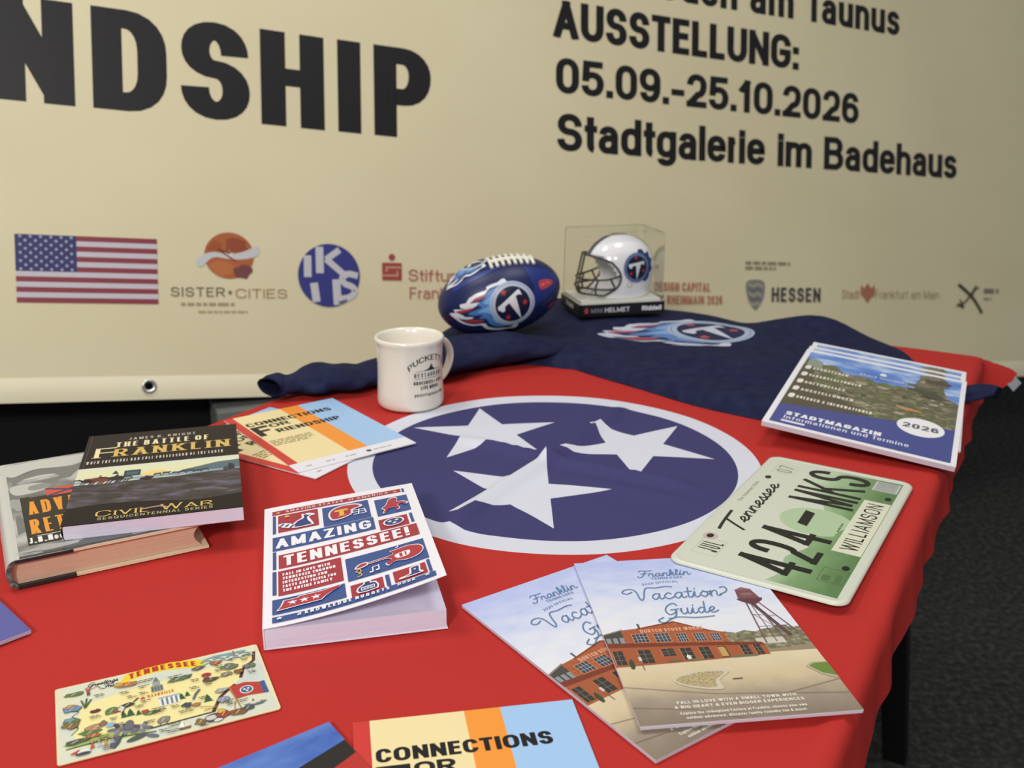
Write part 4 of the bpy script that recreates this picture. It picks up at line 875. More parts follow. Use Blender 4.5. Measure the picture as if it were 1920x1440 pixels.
# ---- amazing states paperback with a curling cover
az = thing('curled_paperback', 'thick white paperback with red and blue picture panels and a curling cover', 'book', matrix=at(-.1816, .6236, .0003, 13.4))
ZW, ZH, ZT = .1375, .2105, .0177
PGW = MN('page_edges_white', [(.3, '#d9d8ef'), (.7, '#e8e6f8')], 260, (.12, .12, 9), 2, rough=.7)
mb = MB(); mb.box(.0006, ZW-.001, .0006, ZH-.0006, .0005, ZT-.0012, PGW); mb.build('page_block', az)
def curl(x, y, d=0.0):
    u = min(1.02, max(0, x/.14)); v = y/.214; l = .0285-.0145*v; e = 1.45-.55*v
    return (x-.003*u**2*(1-.5*v), y, ZT+.0002+l*u**e+d)
mb = MB(); CW = M('#f1eef4', .3, .45); nx, ny = 28, 12
top = [curl(.140*i/nx, .2125*j/ny) for j in range(ny+1) for i in range(nx+1)]; bot = [(x, y, z-.0004) for x, y, z in top]; q_ = [(j*(nx+1)+i, j*(nx+1)+i+1, (j+1)*(nx+1)+i+1, (j+1)*(nx+1)+i) for j in range(ny) for i in range(nx)]
mb.add(top, q_, CW, True); mb.add(bot, [tuple(reversed(f)) for f in q_], M('#e4dfea', .5), True)
rim = [i for i in range(nx+1)]+[j*(nx+1)+nx for j in range(1, ny+1)]+[ny*(nx+1)+i for i in range(nx-1, -1, -1)]
mb.add([top[i] for i in rim]+[bot[i] for i in rim], [(k, k+1, len(rim)+k+1, len(rim)+k) for k in range(len(rim)-1)], M('#f6f4f8', .5))
mb.box(-.0004, .0006, 0, .2125, 0, ZT+.0002, CW); mb.box(0, ZW, 0, .2125, 0, .0005, CW)
A = Art(mb, fn=lambda x, y, d: curl(x, y, d+.00025), dice=.012, rough=.3, spec=.45, step=1.6e-5)
R_, B_ = '#a52a3c', '#31508f'; W2 = '#f3f0f4'; YL = '#e8b74a'
A.rect(6.8, 193.5, 127, 202, R_); A.rect(128, 192.5, 130.3, 202, B_); A.star(12, 197.8, 2.6, YL); A.star(121.5, 197, 2.6, YL); A.text('AMAZING STATES', 19, 196, 4, 54, '#f0d6da', pen=.19, gap=.34); A.text('of', 77, 196, 4, 5, '#f0d6da', pen=.17); A.text('AMERICA', 85, 195.6, 4, 30, '#f0d6da', pen=.19, gap=.34)
A.rect(7.2, 154.5, 10, 191.5, B_); A.rect(12, 155.5, 48, 190.5, R_); A.rect(52, 148.5, 94.7, 189, B_); A.rect(100.3, 145.5, 131, 184, B_); A.rect(99.7, 115, 125.5, 137, R_); A.rect(127.6, 117, 130.3, 138, B_)
A.rect(7.1, 118.5 if 0 else 121, 96, 148.5 if 0 else 147, B_); A.rect(12, 84 if 0 else 88, 131, 113.5 if 0 else 112, R_)
A.rect(7.2, 88, 10, 119, B_); A.rect(11.5, 43.5, 62.7, 83.5, R_); A.rect(66, 39, 132, 77.5, B_); A.rect(7, 46, 10, 84, B_); A.rect(6.8, 16.5, 63, 38.5, B_); A.rect(67, 13, 92.6, 31.5, R_); A.rect(94.6, 13, 97.8, 32, B_); A.rect(101, 14.8, 127.3, 33, R_); A.rect(128.6, 14, 131.2, 36, B_); A.rect(6.7, 4.8, 132.8, 12.8, B_)
A.text('AMAZING', 9.8, 125, 17.5, 83, W2, pen=.205, pv=.17, gap=.15); A.text('TENNESSEE!', 16, 91, 18, 107, W2, pen=.205, pv=.17, gap=.15)
for k, tx in enumerate(('FALL IN LOVE WITH', 'TENNESSEE THROUGH', 'INTERESTING FUN', 'FACTS AND TRIVIA FOR', 'THE ENTIRE FAMILY')):
    A.text(tx, 15, 74.5-6.6*k, 4.3, (40, 43, 36, 44, 40)[k], W2, pen=.22, gap=.16)
# raccoon
A.poly(smooth([(24, 159), (27, 170), (33, 176), (33, 184), (36, 183), (40, 184), (45.5, 179), (40, 176), (41, 170), (43, 162), (42, 158)], 3, True), W2); A.poly(smooth([(26, 160), (29, 170), (35, 175), (35, 182), (38, 181), (42, 179.5), (38, 176), (38.5, 169), (41, 162), (40, 159.5)], 3, True), '#253a78'); A.ell(19.5, 166, 8.5, 4.2, W2, 24, 2.5); 
for k in range(3): A.ell(15.6+4.3*k, 168.5-2.9*k, 1.2, 3.4, '#253a78', 12, -.6)
A.blob(20, 185, 2.6, 2, YL, seed=3); A.ell(40, 180.3, 1.6, 1, W2, 10)
# helmet, horse, roundel
A.poly(smooth([(58, 160), (57, 172), (62, 182), (72, 186), (84, 184), (89, 176), (80, 172), (79, 164), (72, 158), (62, 156)], 3, True), '#e9dfe6'); A.poly(smooth([(59.6, 161), (58.8, 172), (63, 180.5), (72, 184), (83, 182), (86, 176.6), (78, 173), (77, 164), (71, 159.6), (63, 158)], 3, True), '#b02f40'); A.text('T', 63, 163, 14, 12, YL, pen=.3, pv=.26, serif=.12)
for q in ([(78, 170), (90, 169), (91, 160), (80, 160)], [(79, 165), (90.5, 164.5)], [(85, 170), (84, 160)]): A.line(q, 1.1, W2)
HS = [(106, 160), (110, 166), (113, 176), (118, 180), (121, 177), (120, 170), (125, 168), (129, 163), (126, 160), (124, 164), (120, 162), (121, 154), (118, 151), (117, 158), (112, 158), (109, 151), (106, 150), (108, 156)]
A.poly(smooth([(115.5+(x-115.5)*1.13, 164+(y-164)*1.1) for x, y in HS], 3, True), '#e9dfe6'); A.poly(smooth(HS, 3, True), '#b02f40')
A.ell(112.5, 126, 9.4, 8.2, W2, 28); A.ell(112.5, 126, 8, 6.9, '#253a78', 28)
for dx, dy in ((-3.2, 1.6), (3.0, 2.4), (.6, -3)): A.star(112.5+dx, 126+dy, 2.7, W2, 80)
# guitar and notes
GT = [(98, 59), (105, 63), (103, 68), (110, 69), (118, 70), (127, 66), (129, 57), (124, 49), (114, 47), (106, 50), (100, 46), (98, 51), (103, 55)]
A.poly(smooth([(113+(x-113)*1.06, 58+(y-58)*1.09) for x, y in GT], 3, True), '#eee2e8'); A.line([(76, 58), (102, 60)], 3.2, '#eee2e8'); A.line([(76, 58), (102, 60)], 1.6, '#b02f40'); A.poly(smooth(GT, 3, True), '#b02f40'); A.poly(smooth([(72, 55), (76, 61), (83, 61.5), (83, 56), (76, 53.5)], 3, True), '#eee2e8'); A.poly(smooth([(73.5, 55.6), (77, 60), (82, 60.4), (82, 57), (76.4, 55)], 3, True), '#b02f40')
A.poly(smooth([(106, 60), (118, 62), (117, 54), (108, 53)], 3, True), W2); A.rect(109.5, 53.6, 112, 60.6, '#b02f40'); A.rect(114, 54.2, 115.4, 61, '#b02f40')
A.line([(74, 41.5), (77, 42), (76, 47), (73, 50), (76, 53), (77, 49), (75, 45)], .9, YL, sm=True); A.ell(85, 43, 1.6, 1.2, W2, 12); A.ell(90, 44, 1.6, 1.2, W2, 12); A.line([(86.4, 43), (86.4, 50), (91.4, 51), (91.4, 44)], 1, W2); A.ell(109, 72.5, 1.2, .9, W2, 10); A.line([(110, 72.5), (110.2, 77), (112, 76)], .7, W2)
# state outline, jug, boot
TN = [(11, 20.5), (14, 26), (16, 33), (26, 33), (28, 35), (46, 34.5), (52, 36), (60, 37), (58, 33.5), (52, 30), (47, 26), (44, 22.5), (26, 22)]
A.poly([(36+(x-36)*1.05, 28.5+(y-28.5)*1.14) for x, y in TN], W2); A.poly(TN, '#b02f40')
for x in (22, 31, 40): A.star(x, 28.4, 4.2, W2)
A.poly(smooth([(72, 15), (72, 23), (77, 27), (77, 30), (83, 30), (83, 27), (87, 26), (88, 15)], 2, True), W2); A.poly(smooth([(73.2, 16), (73.2, 22.5), (78, 26.4), (78, 29), (82, 29), (82, 26), (86, 25), (86.8, 16)], 2, True), '#253a78'); A.frame(74.6, 17.5, 85.4, 22.5, .8, W2); A.text('XXX', 76.2, 18.8, 2.6, 7.6, W2, pen=.2)
A.poly(smooth([(105, 16), (106, 18.5), (113, 20), (114, 29), (119, 30.5), (123, 29.6), (122, 21), (124, 16.2)], 2, True), W2); A.poly(smooth([(108, 17.2), (114.6, 19.4), (115.2, 28), (119, 29), (121.6, 28.2), (120.6, 20), (122, 17.2)], 2, True), '#253a78'); A.star(118, 25, 1.6, W2)
A.star(12, 8.7, 2.8, W2); A.star(126, 9.4, 2.4, W2); A.text('a', 25, 7, 4.6, 3, W2, pen=.18, slant=.2); A.text('KNOWLEDGE NUGGETS', 31, 6.8, 4.4, 66, W2, pen=.22, gap=.36); A.text('book', 102, 7.4, 4.2, 14, W2, pen=.2, gap=.3, slant=.2)
mb.build('cover', az)

# ================================================================== town magazines
SORG = Vector((.2919259*.9915, 1.06620708*.9915, .0301+TZ)); SX = Vector((.89836729, -.4292899, -.09298594)); SY = Vector((.43463447, .89938237, .04694929)); SZ = Vector((.06347506, -.0825926, .99455989))
PHOTO = MN('garden_photo', [(.30, '#3f3a2f'), (.42, '#6d6552'), (.52, '#5c6b3a'), (.60, '#8e8270'), (.70, '#b3a692')], 55, (1, 2.2, 1), 9, rough=.3, distort=1.6)
def town_magazine(label, dz, dx, dy, rot, th):
    m = frame_m(SORG-SZ*dz, SX, SY, SZ) @ Matrix.Translation((dx, dy, 0)) @ Matrix.Rotation(radians(rot), 4, 'Z') @ Matrix.Translation((0, 0, -th))
    t = slim('town_magazine', label, 'magazine', m, .210, .297, th, page='#d8ced6', group='town magazines in the stack')
    mb = MB(); mb.box(0, .210, 0, .297, th-.0004, th, M('#f3f1f5', .35, .45)); A = Art(mb, th, rough=.28, spec=.5)
    A.rect(7, 7, 204, 289, MN('magazine_sky', [(.25, '#3d6ac2'), (.5, '#6f97dc'), (.66, '#c9dcf4'), (.8, '#f2f6fb')], 16, (1, 2, 1), 3, rough=.28)) if not bpy.data.materials.get('magazine_sky') else A.rect(7, 7, 204, 289, bpy.data.materials['magazine_sky'])
    A.poly([(7, 60)]+[(7, 262)]+smooth([(7, 262), (24, 240), (45, 248), (62, 226), (88, 228), (110, 212), (130, 222), (148, 226), (150, 250), (156, 282), (166, 289)], 4)+[(180, 289)]+smooth([(180, 289), (190, 270), (184, 250), (188, 222), (196, 206), (204, 200)], 4)+[(204, 90)], PHOTO)
    for i in range(60):
        r = random.Random(i*7+3); x = r.uniform(60, 198); y = r.uniform(104, 205); A.blob(x, y, r.uniform(2, 7), r.uniform(1.5, 4), r.choice(['#55682f', '#6b7a44', '#857460', '#a18c7c', '#6c5f4c', '#94867a', '#4a4a38', '#b0a49a', '#786a5c']), seed=i+1)
    for i in range(9):
        r = random.Random(i*5+1); A.blob(r.uniform(60, 130), r.uniform(196, 218), 9, 6, r.choice(['#9d8b7d', '#a99682', '#7f7264', '#5f7a3c']), seed=i+40)
    for i in range(10):
        r = random.Random(i*3+2); A.blob(164+r.uniform(-14, 16), 205+8.2*i, r.uniform(10, 17), r.uniform(4, 7), r.choice(['#4d4a3c', '#6a6252', '#7d7464', '#5a5a44']), seed=i+60)
    A.blob(150, 142, 14, 3.4, '#c98a48', seed=5); A.blob(20, 235, 12, 22, '#8d9a8c', seed=3); A.poly([(7, 60), (7, 232), (22, 225), (32, 160), (110, 92), (60, 76)], '#57503f')
    A.rect(104, 246, 112, 252, '#eef3fb'); A.poly([(103, 252), (108, 258), (113, 252)], '#eef3fb'); A.text('Bad Soden', 80, 232, 8, 60, '#dfe9f8', pen=.13)
    A.poly([(7, 7), (204, 7), (204, 106), (7, 68)], '#474f93')
    A.text('STADTMAGAZIN', 20, 36, 11.5, 108, '#f4f3f8', pen=.28, pv=.22, gap=.14); A.text('Informationen und Termine', 20, 23, 10.5, 142, '#e6e6f2', pen=.14, gap=.16); A.rect(19, 13.5, 46, 19, '#e9e7f2')
    A.ell(167, 91, 26.5, 28, '#f7f6f8', 40); A.text('2026', 147, 84, 15, 40, '#5f6068', pen=.22)
    for k, (y, tx, w_) in enumerate(((219, 'STADTLEBEN', 46), (190, 'VERANSTALTUNGEN', 66), (160, 'KULTURELLES', 50), (131, 'AUSSTELLUNGEN', 64), (102, 'BUERGER & INFORMATIONEN', 92))):
        A.poly(smooth([(11.5, y-6), (17.5, y-6), (18, y+7), (12, y+7)], 3, True), '#f0ece0'); A.text(tx, 21, y-5, 9, w_, '#e7e3d3', pen=.17, gap=.16)
    mb.build('cover', t)
    return t
town_magazine('town magazine with blue band, topmost of the magazine stack at the table edge', 0, 0, 0, 0, .0062)
town_magazine('middle town magazine of the stack, only a thin sky strip showing', .0070, .001, .038, .5, .0026)
town_magazine('lowest town magazine of the stack, its sky strip furthest from the plate', .0104, .004, .070, 1.0, .0026)

# ================================================================== mug
mug = thing('mug', 'cream white diner mug with curved black restaurant lettering', 'mug', loc=(-.132, 1.199, TZ+.0004))
CER = M('#efe8da', .16, .5, coat=.3)
mb = MB(); N_ = 56
prof = [(.030, .0020), (.036, .0), (.0405, .001), (.0428, .004), (.0431, .010), (.0426, .022), (.0419, .038), (.0417, .052), (.0419, .066), (.0426, .078), (.0430, .0828), (.0440, .0852), (.0447, .0880), (.0442, .0905), (.0428, .0918), (.0408, .0912), (.0392, .0885), (.0372, .080), (.0355, .050), (.0350, .018), (.030, .010), (.010, .0085), (.0005, .0085)]
def mr(z):
    P = [(r, z_) for r, z_ in prof[1:12]]
    for (r0, z0), (r1, z1) in zip(P, P[1:]):
        if z0 <= z <= z1: return r0+(r1-r0)*(z-z0)/(z1-z0)
    return .042
mb.loft([[(r*cos(2*pi*k/N_), r*sin(2*pi*k/N_), z) for k in range(N_)] for r, z in prof], CER, cap=False)
mb.add([(prof[0][0]*cos(2*pi*k/N_), prof[0][0]*sin(2*pi*k/N_), .002) for k in range(N_)], [tuple(reversed(range(N_)))], CER)
VIEW = atan2(-1.199, .132)
def mfn(x, y, d):
    a = VIEW+radians(37)+x/.0418; r = mr(y)+.00012+d; return (r*cos(a), r*sin(a), y)
A = Art(mb, fn=mfn, dice=.004, rough=.3, spec=.4); BK = '#2b2c30'
def arcm(p, q):
    t = (p-34)/34; a = t*.75; return (42*sin(a)*.98*(1+q*.012), 67.5+(42*cos(a)-42)*1.15+q*cos(a*.8))
A.text("PUCKETT'S", 0, 0, 7.4, 68, BK, pen=.24, pv=.14, gap=.16, arc=arcm, serif=.07)
A.poly([(-9, 55), (-2, 57), (2, 63), (5, 57), (9, 55.5), (9, 54.4), (-9, 54.4)], BK); A.line([(-20, 54), (-9, 54.6)], .5, BK); A.line([(9, 54.6), (20, 54)], .5, BK)
A.text('RESTAURANT', -22, 46.5, 5.4, 44, BK, pen=.2, pv=.12, gap=.3, serif=.06); A.line([(-22, 44.4), (22, 44.4)], .5, BK); A.text('GROCERIES + CAFE', -23, 37, 4.6, 46, BK, pen=.24, gap=.18, serif=.05); A.text('LIVE MUSIC', -14, 30.4, 4.6, 28, BK, pen=.24, gap=.18, serif=.05); A.text('puckettsgrocery.com', -22, 21.5, 4.4, 44, BK, pen=.16, gap=.2)
mb.build('body', mug)
mb = MB(); ha = VIEW+radians(127); hp = []
for r, z in ((.0395, .0765), (.048, .0785), (.058, .0745), (.0655, .064), (.067, .051), (.062, .037), (.053, .0265), (.0405, .0205)): hp.append((r*cos(ha), r*sin(ha), z))
hp = smooth(hp, 4)
rings = []; tg_ = Vector((-sin(ha), cos(ha), 0))
for i, p in enumerate(hp):
    d = (Vector(hp[min(i+1, len(hp)-1)])-Vector(hp[max(i-1, 0)])).normalized(); u = d.cross(tg_).normalized()
    rings.append([tuple(Vector(p)+.0038*cos(2*pi*k/14)*u+.0062*sin(2*pi*k/14)*tg_) for k in range(14)])
mb.loft(rings, CER); mb.build('handle', mug)

# ================================================================== shirt
NAVY = MN('navy_jersey', [(.3, '#1b1f3c'), (.7, '#252a47')], 60, detail=4, rough=.85, spec=.15)
OUT = [(.02, 1.385), (.073, 1.364), (.09, 1.360), (.115, 1.333), (.176, 1.267), (.237, 1.2), (.297, 1.153), (.36, 1.12), (.45, 1.11), (.52, 1.14), (.565, 1.18), (.59, 1.30), (.605, 1.40), (.60, 1.45), (.58, 1.50), (.55, 1.545), (.50, 1.577), (.44, 1.610), (.38, 1.640), (.30, 1.682), (.20, 1.732), (.12, 1.772), (.05, 1.79), (.0, 1.77), (-.03, 1.70), (-.06, 1.65), (-.093, 1.60), (-.122, 1.53), (-.145, 1.44), (-.125, 1.37), (-.04, 1.38)]
OUTD = smooth(OUT, 4, True)
def dline(x, y, P):
    best = 9
    for i in range(len(P)):
        ax, ay = P[i-1]; bx, by = P[i]; dx, dy = bx-ax, by-ay; t = max(0, min(1, ((x-ax)*dx+(y-ay)*dy)/(dx*dx+dy*dy+1e-12))); best = min(best, hypot(x-ax-t*dx, y-ay-t*dy))
    return best
def ridge(x, y, p, q, w_, h):
    dx, dy = q[0]-p[0], q[1]-p[1]; L2 = dx*dx+dy*dy; t = ((x-p[0])*dx+(y-p[1])*dy)/L2; tt = max(0, min(1, t)); d = hypot(x-p[0]-tt*dx, y-p[1]-tt*dy); return h*exp(-(d/w_)**2)
NS = SZ
def shirt_h(x, y, dd=None):
    d = dline(x, y, OUTD) if dd is None else dd
    h = .0205
    h += .021*exp(-(((x-.50)/.07)**2+((y-1.545)/.06)**2)); h -= .007*exp(-(((x+.02)/.055)**2+((y-1.49)/.055)**2)); h -= .010*exp(-(((x-.395)/.035)**2+((y-1.60)/.05)**2)); h += .004*exp(-(((x-.17)/.09)**2+((y-1.63)/.09)**2))
    h += ridge(x, y, (.10, 1.42), (.33, 1.25), .012, .0055)+ridge(x, y, (.16, 1.44), (.42, 1.28), .014, .0045)+ridge(x, y, (.22, 1.33), (.40, 1.20), .009, .0035)-ridge(x, y, (.06, 1.46), (.02, 1.38), .016, .010)+ridge(x, y, (.36, 1.16), (.30, 1.22), .006, .0025)
    h += .0012*sin(38*x+21*y)*sin(17*x-33*y)
    px, py = x-SORG.x, y-SORG.y                                   # the magazine stack presses the cloth flat
    u = px*SX.x+py*SX.y; v = px*SY.x+py*SY.y
    if -.04 < u < .25 and -.02 < v < .41:
        zp = (SORG.z-TZ)-(NS.x*px+NS.y*py)/NS.z-.0150; k = ss(u, -.036, -.012)*(1-ss(u, .23, .25))*ss(v, -.02, 0)*(1-ss(v, .38, .40)); h = h*(1-k)+min(h, max(.0008, zp))*k
    return .0006+max(0.0006, h)*(1-exp(-d/.010)) if d > 0 else .0006
tee = thing('shirt', 'navy blue long sleeved team shirt spread under the ball and the helmet case', 'shirt', loc=(0, 0, TZ))
P_ = dense(OUTD, .010); ed = [(i, (i+1) % len(P_)) for i in range(len(P_))]; allp = list(P_)
xs = [p[0] for p in P_]; ys = [p[1] for p in P_]
y = min(ys); j = 0
while y < max(ys):
    x = min(xs)+(.0045 if j % 2 else 0)
    while x < max(xs):
        if inside((x, y), P_) and dline(x, y, OUTD) > .003: allp.append((x, y))
        x += .009
    y += .009; j += 1
for off in (.0015, .004):
    pass
cv, ce, cf, *_ = delaunay_2d_cdt([Vector(p) for p in allp], ed, [], 1, 1e-6)
mb = MB(); mb.add([(v[0], v[1], shirt_h(v[0], v[1])) for v in cv], [tuple(f) for f in cf], NAVY, True)
mb.add([(p[0], p[1], .0006) for p in P_]+[(p[0], p[1], .0001) for p in P_], [(i, (i+1) % len(P_), len(P_)+(i+1) % len(P_), len(P_)+i) for i in range(len(P_))], NAVY)
A = Art(mb, fn=lambda x, y, d: (x, y, shirt_h(x, y)+d+.0004), dice=.010, rough=.6, spec=.25, step=5e-5)
roundel(A, 318, 1508, 69, 0.05, navy='#20264a', ring='#a9b8cf', white='#c9cedd', blue='#5d82b8', sky='#86a6d0', red='#b5525a')
for x, y, n in ((262, 1415, 22), (238, 1440, 14)): A.blob(x, y, n, 4, '#8f9cbb', seed=n)
mb.build('body', tee)
def sleeve(name, cl, wds, hts, wr, seed, open_end=True):
    cl = smooth([(x, y, z) for x, y, z in cl], 8); n = len(cl); M_ = 26; mb = MB(); rings = []
    def ip(arr, t): f = t*(len(arr)-1); i = min(int(f), len(arr)-2); return arr[i]+(arr[i+1]-arr[i])*(f-i)
    for i, p in enumerate(cl):
        a = Vector(cl[max(0, i-1)]); b = Vector(cl[min(n-1, i+1)]); d = (b-a).normalized(); s_ = Vector((-d.y, d.x, 0)).normalized(); u = d.cross(s_).normalized()
        if u.z < 0: u = -u
        t = i/(n-1); W, H = ip(wds, t)/2, ip(hts, t)/2; rg = []
        for k in range(M_):
            an = 2*pi*k/M_; rr_ = 1+wr*sin(3*an+seed+i*.42)*.6+wr*sin(2*an-i*.35+seed)+.4*wr*sin(5*an+i*.8)
            z = H*sin(an)*rr_; q = Vector(p)+s_*W*cos(an)*rr_+u*z
            rg.append((q.x, q.y, q.z))
        rings.append(rg)
    mb.loft(rings, NAVY, cap=False)
    if open_end:                                                 # turned-in cuff; shade of the hollow put into its darker colours
        c = Vector(cl[0]); d = (Vector(cl[1])-c).normalized(); r2 = [[tuple(c+(Vector(p)-c)*f+d*o) for p in rings[0]] for f, o in ((1, 0), (.93, -.0025), (.82, .0), (.74, .024))]
        mb.loft(r2, M('#14172e', .9, .1), cap=False); mb.add(r2[-1], [tuple(range(M_))], M('#0b0c18', .9, .1))
    mb.add(rings[-1], [tuple(range(M_))], NAVY)
    return mb.build(name, tee)
sleeve('sleeve', [(-.316, 1.206, .0185), (-.307, 1.219, .0175), (-.288, 1.233, .0155), (-.262, 1.246, .0185), (-.235, 1.256, .0185), (-.205, 1.272, .0155), (-.17, 1.292, .0190), (-.086, 1.362, .021), (-.008, 1.402, .023), (.05, 1.435, .015), (.10, 1.46, .010)], (.042, .050, .060, .092, .088, .070, .094, .112, .108, .09, .06), (.026, .029, .022, .034, .034, .024, .035, .038, .040, .026, .012), .075, 1.0)
sleeve('sleeve', [(.650, 1.236, .0092), (.638, 1.243, .0092), (.60, 1.238, .0048), (.55, 1.225, .0038)], (.030, .042, .05, .05), (.015, .0165, .008, .006), .02, 2.0)

# ================================================================== football
BC = Vector((-.021, 1.486, TZ+.0825)); ax = Vector((.955, .20, .205)).normalized(); vw = (Vector((0, 0, TZ+.404))-BC).normalized()
by = (vw-ax*vw.dot(ax)).normalized(); bz = ax.cross(by)           # local: x along the ball, y towards the viewer's side, z up
if bz.z < 0: bz = -bz
ball = thing('football', 'small navy toy American football with white laces and flaming badge', 'ball', matrix=frame_m(BC, ax, by, bz))
BL_, BR_ = .098, .0600
def brad(u):
    t = min(1, abs(u)/BL_); return BR_*max(0, 1-t**2.1)**.53
def bfn(x, y, d):
    r = brad(x); a = y/.058; rr_ = r+d; return (x, rr_*cos(a), rr_*sin(a))
LEA = M('#1a2354', .38, .45, bump=(700, .25, .0008)); LEA_LIT = M('#22337c', .34, .5, bump=(700, .25, .0008))
mb = MB(); NU, NV = 48, 56; rings = []
us = [-BL_*cos(pi*i/NU) for i in range(NU+1)]
for u in us: r = brad(u); rings.append([(u, r*cos(2*pi*k/NV), r*sin(2*pi*k/NV)) for k in range(NV)])
mb.loft(rings, LEA, cap=False)
A = Art(mb, fn=lambda x, y, d: bfn(x, y, d+.00025), dice=.003, rough=.32, spec=.45, step=4.5e-5)
for y in (-58, 47):                                              # panel seams
    A.line([(x, y) for x in range(-88, 89, 8)], 1.2, '#0f1533'); A.line([(x, y+2.2) for x in range(-84, 85, 8)], .9, '#3c4f94')
A.poly([(30, -38), (86, -20), (92, 10), (80, 34), (40, 38), (48, 0)], LEA_LIT); A.poly([(-70, 30), (-20, 36), (10, 44), (-30, 46), (-74, 42)], LEA_LIT)  # brighter blue patches paint highlights onto the navy leather
roundel(A, 9, -18, 35, -0.08)
A.poly(smooth([(58, -8), (78, -5), (80, 6), (70, 10), (57, 7)], 3, True), '#b9444c'); A.blob(63, 1, 4, 2.4, '#cf6a70', seed=4); A.blob(72, 2, 4, 2.6, '#cf6a70', seed=7)
A.blob(72, -52, 8, 4, '#b9444c', seed=3); roundel(A, -28, 78, 22, .4, mirror=1, red='#5a6aa0')
mb.build('body', ball)
mb = MB(); WL = M('#ece9da', .5, .4); LA = 62/58
def lz(x, y, d): return bfn(x+.011, 59/1000+y, d)
pts_ = [lz(x/1000, 0, .0018) for x in range(-20, 51, 3)]; mb.tube(pts_, .0034, WL, 8)
for k in range(8):
    x = -.018+.0094*k; mb.tube([lz(x, t/1000, .0016+.0010*(1-abs(t)/16)) for t in range(-15, 16, 3)], .0026, WL, 8)
mb.build('laces', ball)

# ================================================================== helmet in its display case
CO = Vector((.111, 1.560, TZ+.0300)); cxv = Vector((.966, .259, 0)).normalized(); cyv = Vector((-cxv.y, cxv.x, 0))
case = thing('display_case', 'clear plastic display case on a black base around the miniature helmet', 'display case', matrix=frame_m(CO, cxv, cyv, Vector((0, 0, 1))))
CWD, CDP, CHT, BHT = .152, .106, .136, .0205
BLKP = M('#0e0e10', .3, .5)
mb = MB(); mb.prism(rbox(CWD, CDP, .004, 3), 0, BHT, BLKP)
A = Art(mb, fn=lambda x, y, d: (x, -.00015-d, y), rough=.4); A.smooth = False
A.poly([(9, 6), (14, 6), (15, 12), (11.5, 17), (8, 12)], '#a8434c'); A.text('MINI', 20, 6.5, 7.4, 20, '#8c8a92', pen=.16, gap=.2); A.text('HELMET', 44, 6.5, 7.8, 44, '#d9d8dc', pen=.2, gap=.14); A.text('Riddell', 110, 6.5, 8, 35, '#f0eff2', pen=.24, gap=.1)
A2 = Art(mb, fn=lambda x, y, d: (-.00015-d, CDP-x, y), rough=.4); A2.smooth = False; A2.text('Riddell', 34, 7.5, 8.4, 38, '#c9c5be', pen=.22)
mb.build('base', case)
mb = MB(); mb.prism([(x+.006, y+.006) for x, y in rbox(CWD-.012, CDP-.012, .003, 3)], BHT, BHT+.004, M('#f2f2ea', .5)); mb.build('inner_platform', case)
def clear_plastic():
    m = bpy.data.materials.new('clear_plastic'); m.use_nodes = True; nt = m.node_tree; nt.nodes.clear()
    o = nt.nodes.new('ShaderNodeOutputMaterial'); t = nt.nodes.new('ShaderNodeBsdfTransparent'); t.inputs[0].default_value = (.985, .985, .98, 1)
    g = nt.nodes.new('ShaderNodeBsdfGlossy'); g.inputs['Roughness'].default_value = .08; f = nt.nodes.new('ShaderNodeFresnel'); f.inputs['IOR'].default_value = 1.3
    x = nt.nodes.new('ShaderNodeMixShader'); k = nt.nodes.new('ShaderNodeMath'); k.operation = 'MULTIPLY'; k.inputs[1].default_value = .5; nt.links.new(f.outputs[0], k.inputs[0]); nt.links.new(k.outputs[0], x.inputs[0]); nt.links.new(t.outputs[0], x.inputs[1]); nt.links.new(g.outputs[0], x.inputs[2]); nt.links.new(x.outputs[0], o.inputs[0]); return m
CLR = clear_plastic()
mb = MB(); o_ = rbox(CWD-.004, CDP-.004, .006, 4); o_ = [(x+.002, y+.002) for x, y in o_]; sh = lambda k, dz: [(CWD/2+(x-CWD/2)*k, CDP/2+(y-CDP/2)*k, dz) for x, y in o_]
rings = [sh(1.0, BHT+.0002), sh(.985, CHT-.006), sh(.975, CHT-.0015), sh(.95, CHT)]
mb.loft(rings, CLR, cap=False); mb.add(rings[-1], [tuple(range(len(o_)))], CLR)
mb.tube(rings[0], .0012, M('#b7b6a8', .3), 6, closed=True); mb.tube(rings[2], .0007, M('#c3bfae', .3), 6, closed=True); mb.build('clear_cover', case)

hl = thing('toy_helmet', 'white miniature football helmet with dark face guard inside the clear case', 'helmet', matrix=Matrix.Translation(CO+cxv*.0845+cyv*.053+Vector((0, 0, BHT+.0048-.004))) @ Matrix.Rotation(atan2(-.30, -.954), 4, 'Z') @ Matrix.Diagonal((1.1, 1.01, 1.1, 1)))
HX, HY, HZ, HC = .054, .0445, .050, .0480
def hpt(th, ph, k=1.0):                                          # th from the top, ph around from the forehead
    sn = sin(th) if th < pi/2 else 1-.22*(1-sin(th)); x, y, z = sn*cos(ph), sn*sin(ph), cos(th)
    zz = z*HZ if z > 0 else z*HZ*.96
    return (HX*x*k*(1.0 if x > 0 else 1.06), HY*y*k*(1+.05*max(0, -z)), HC+zz*k)
mb = MB(); NT, NP = 40, 72; vs = [hpt(pi*.93*i/NT, 2*pi*k/NP) for i in range(NT+1) for k in range(NP)]; fs = []
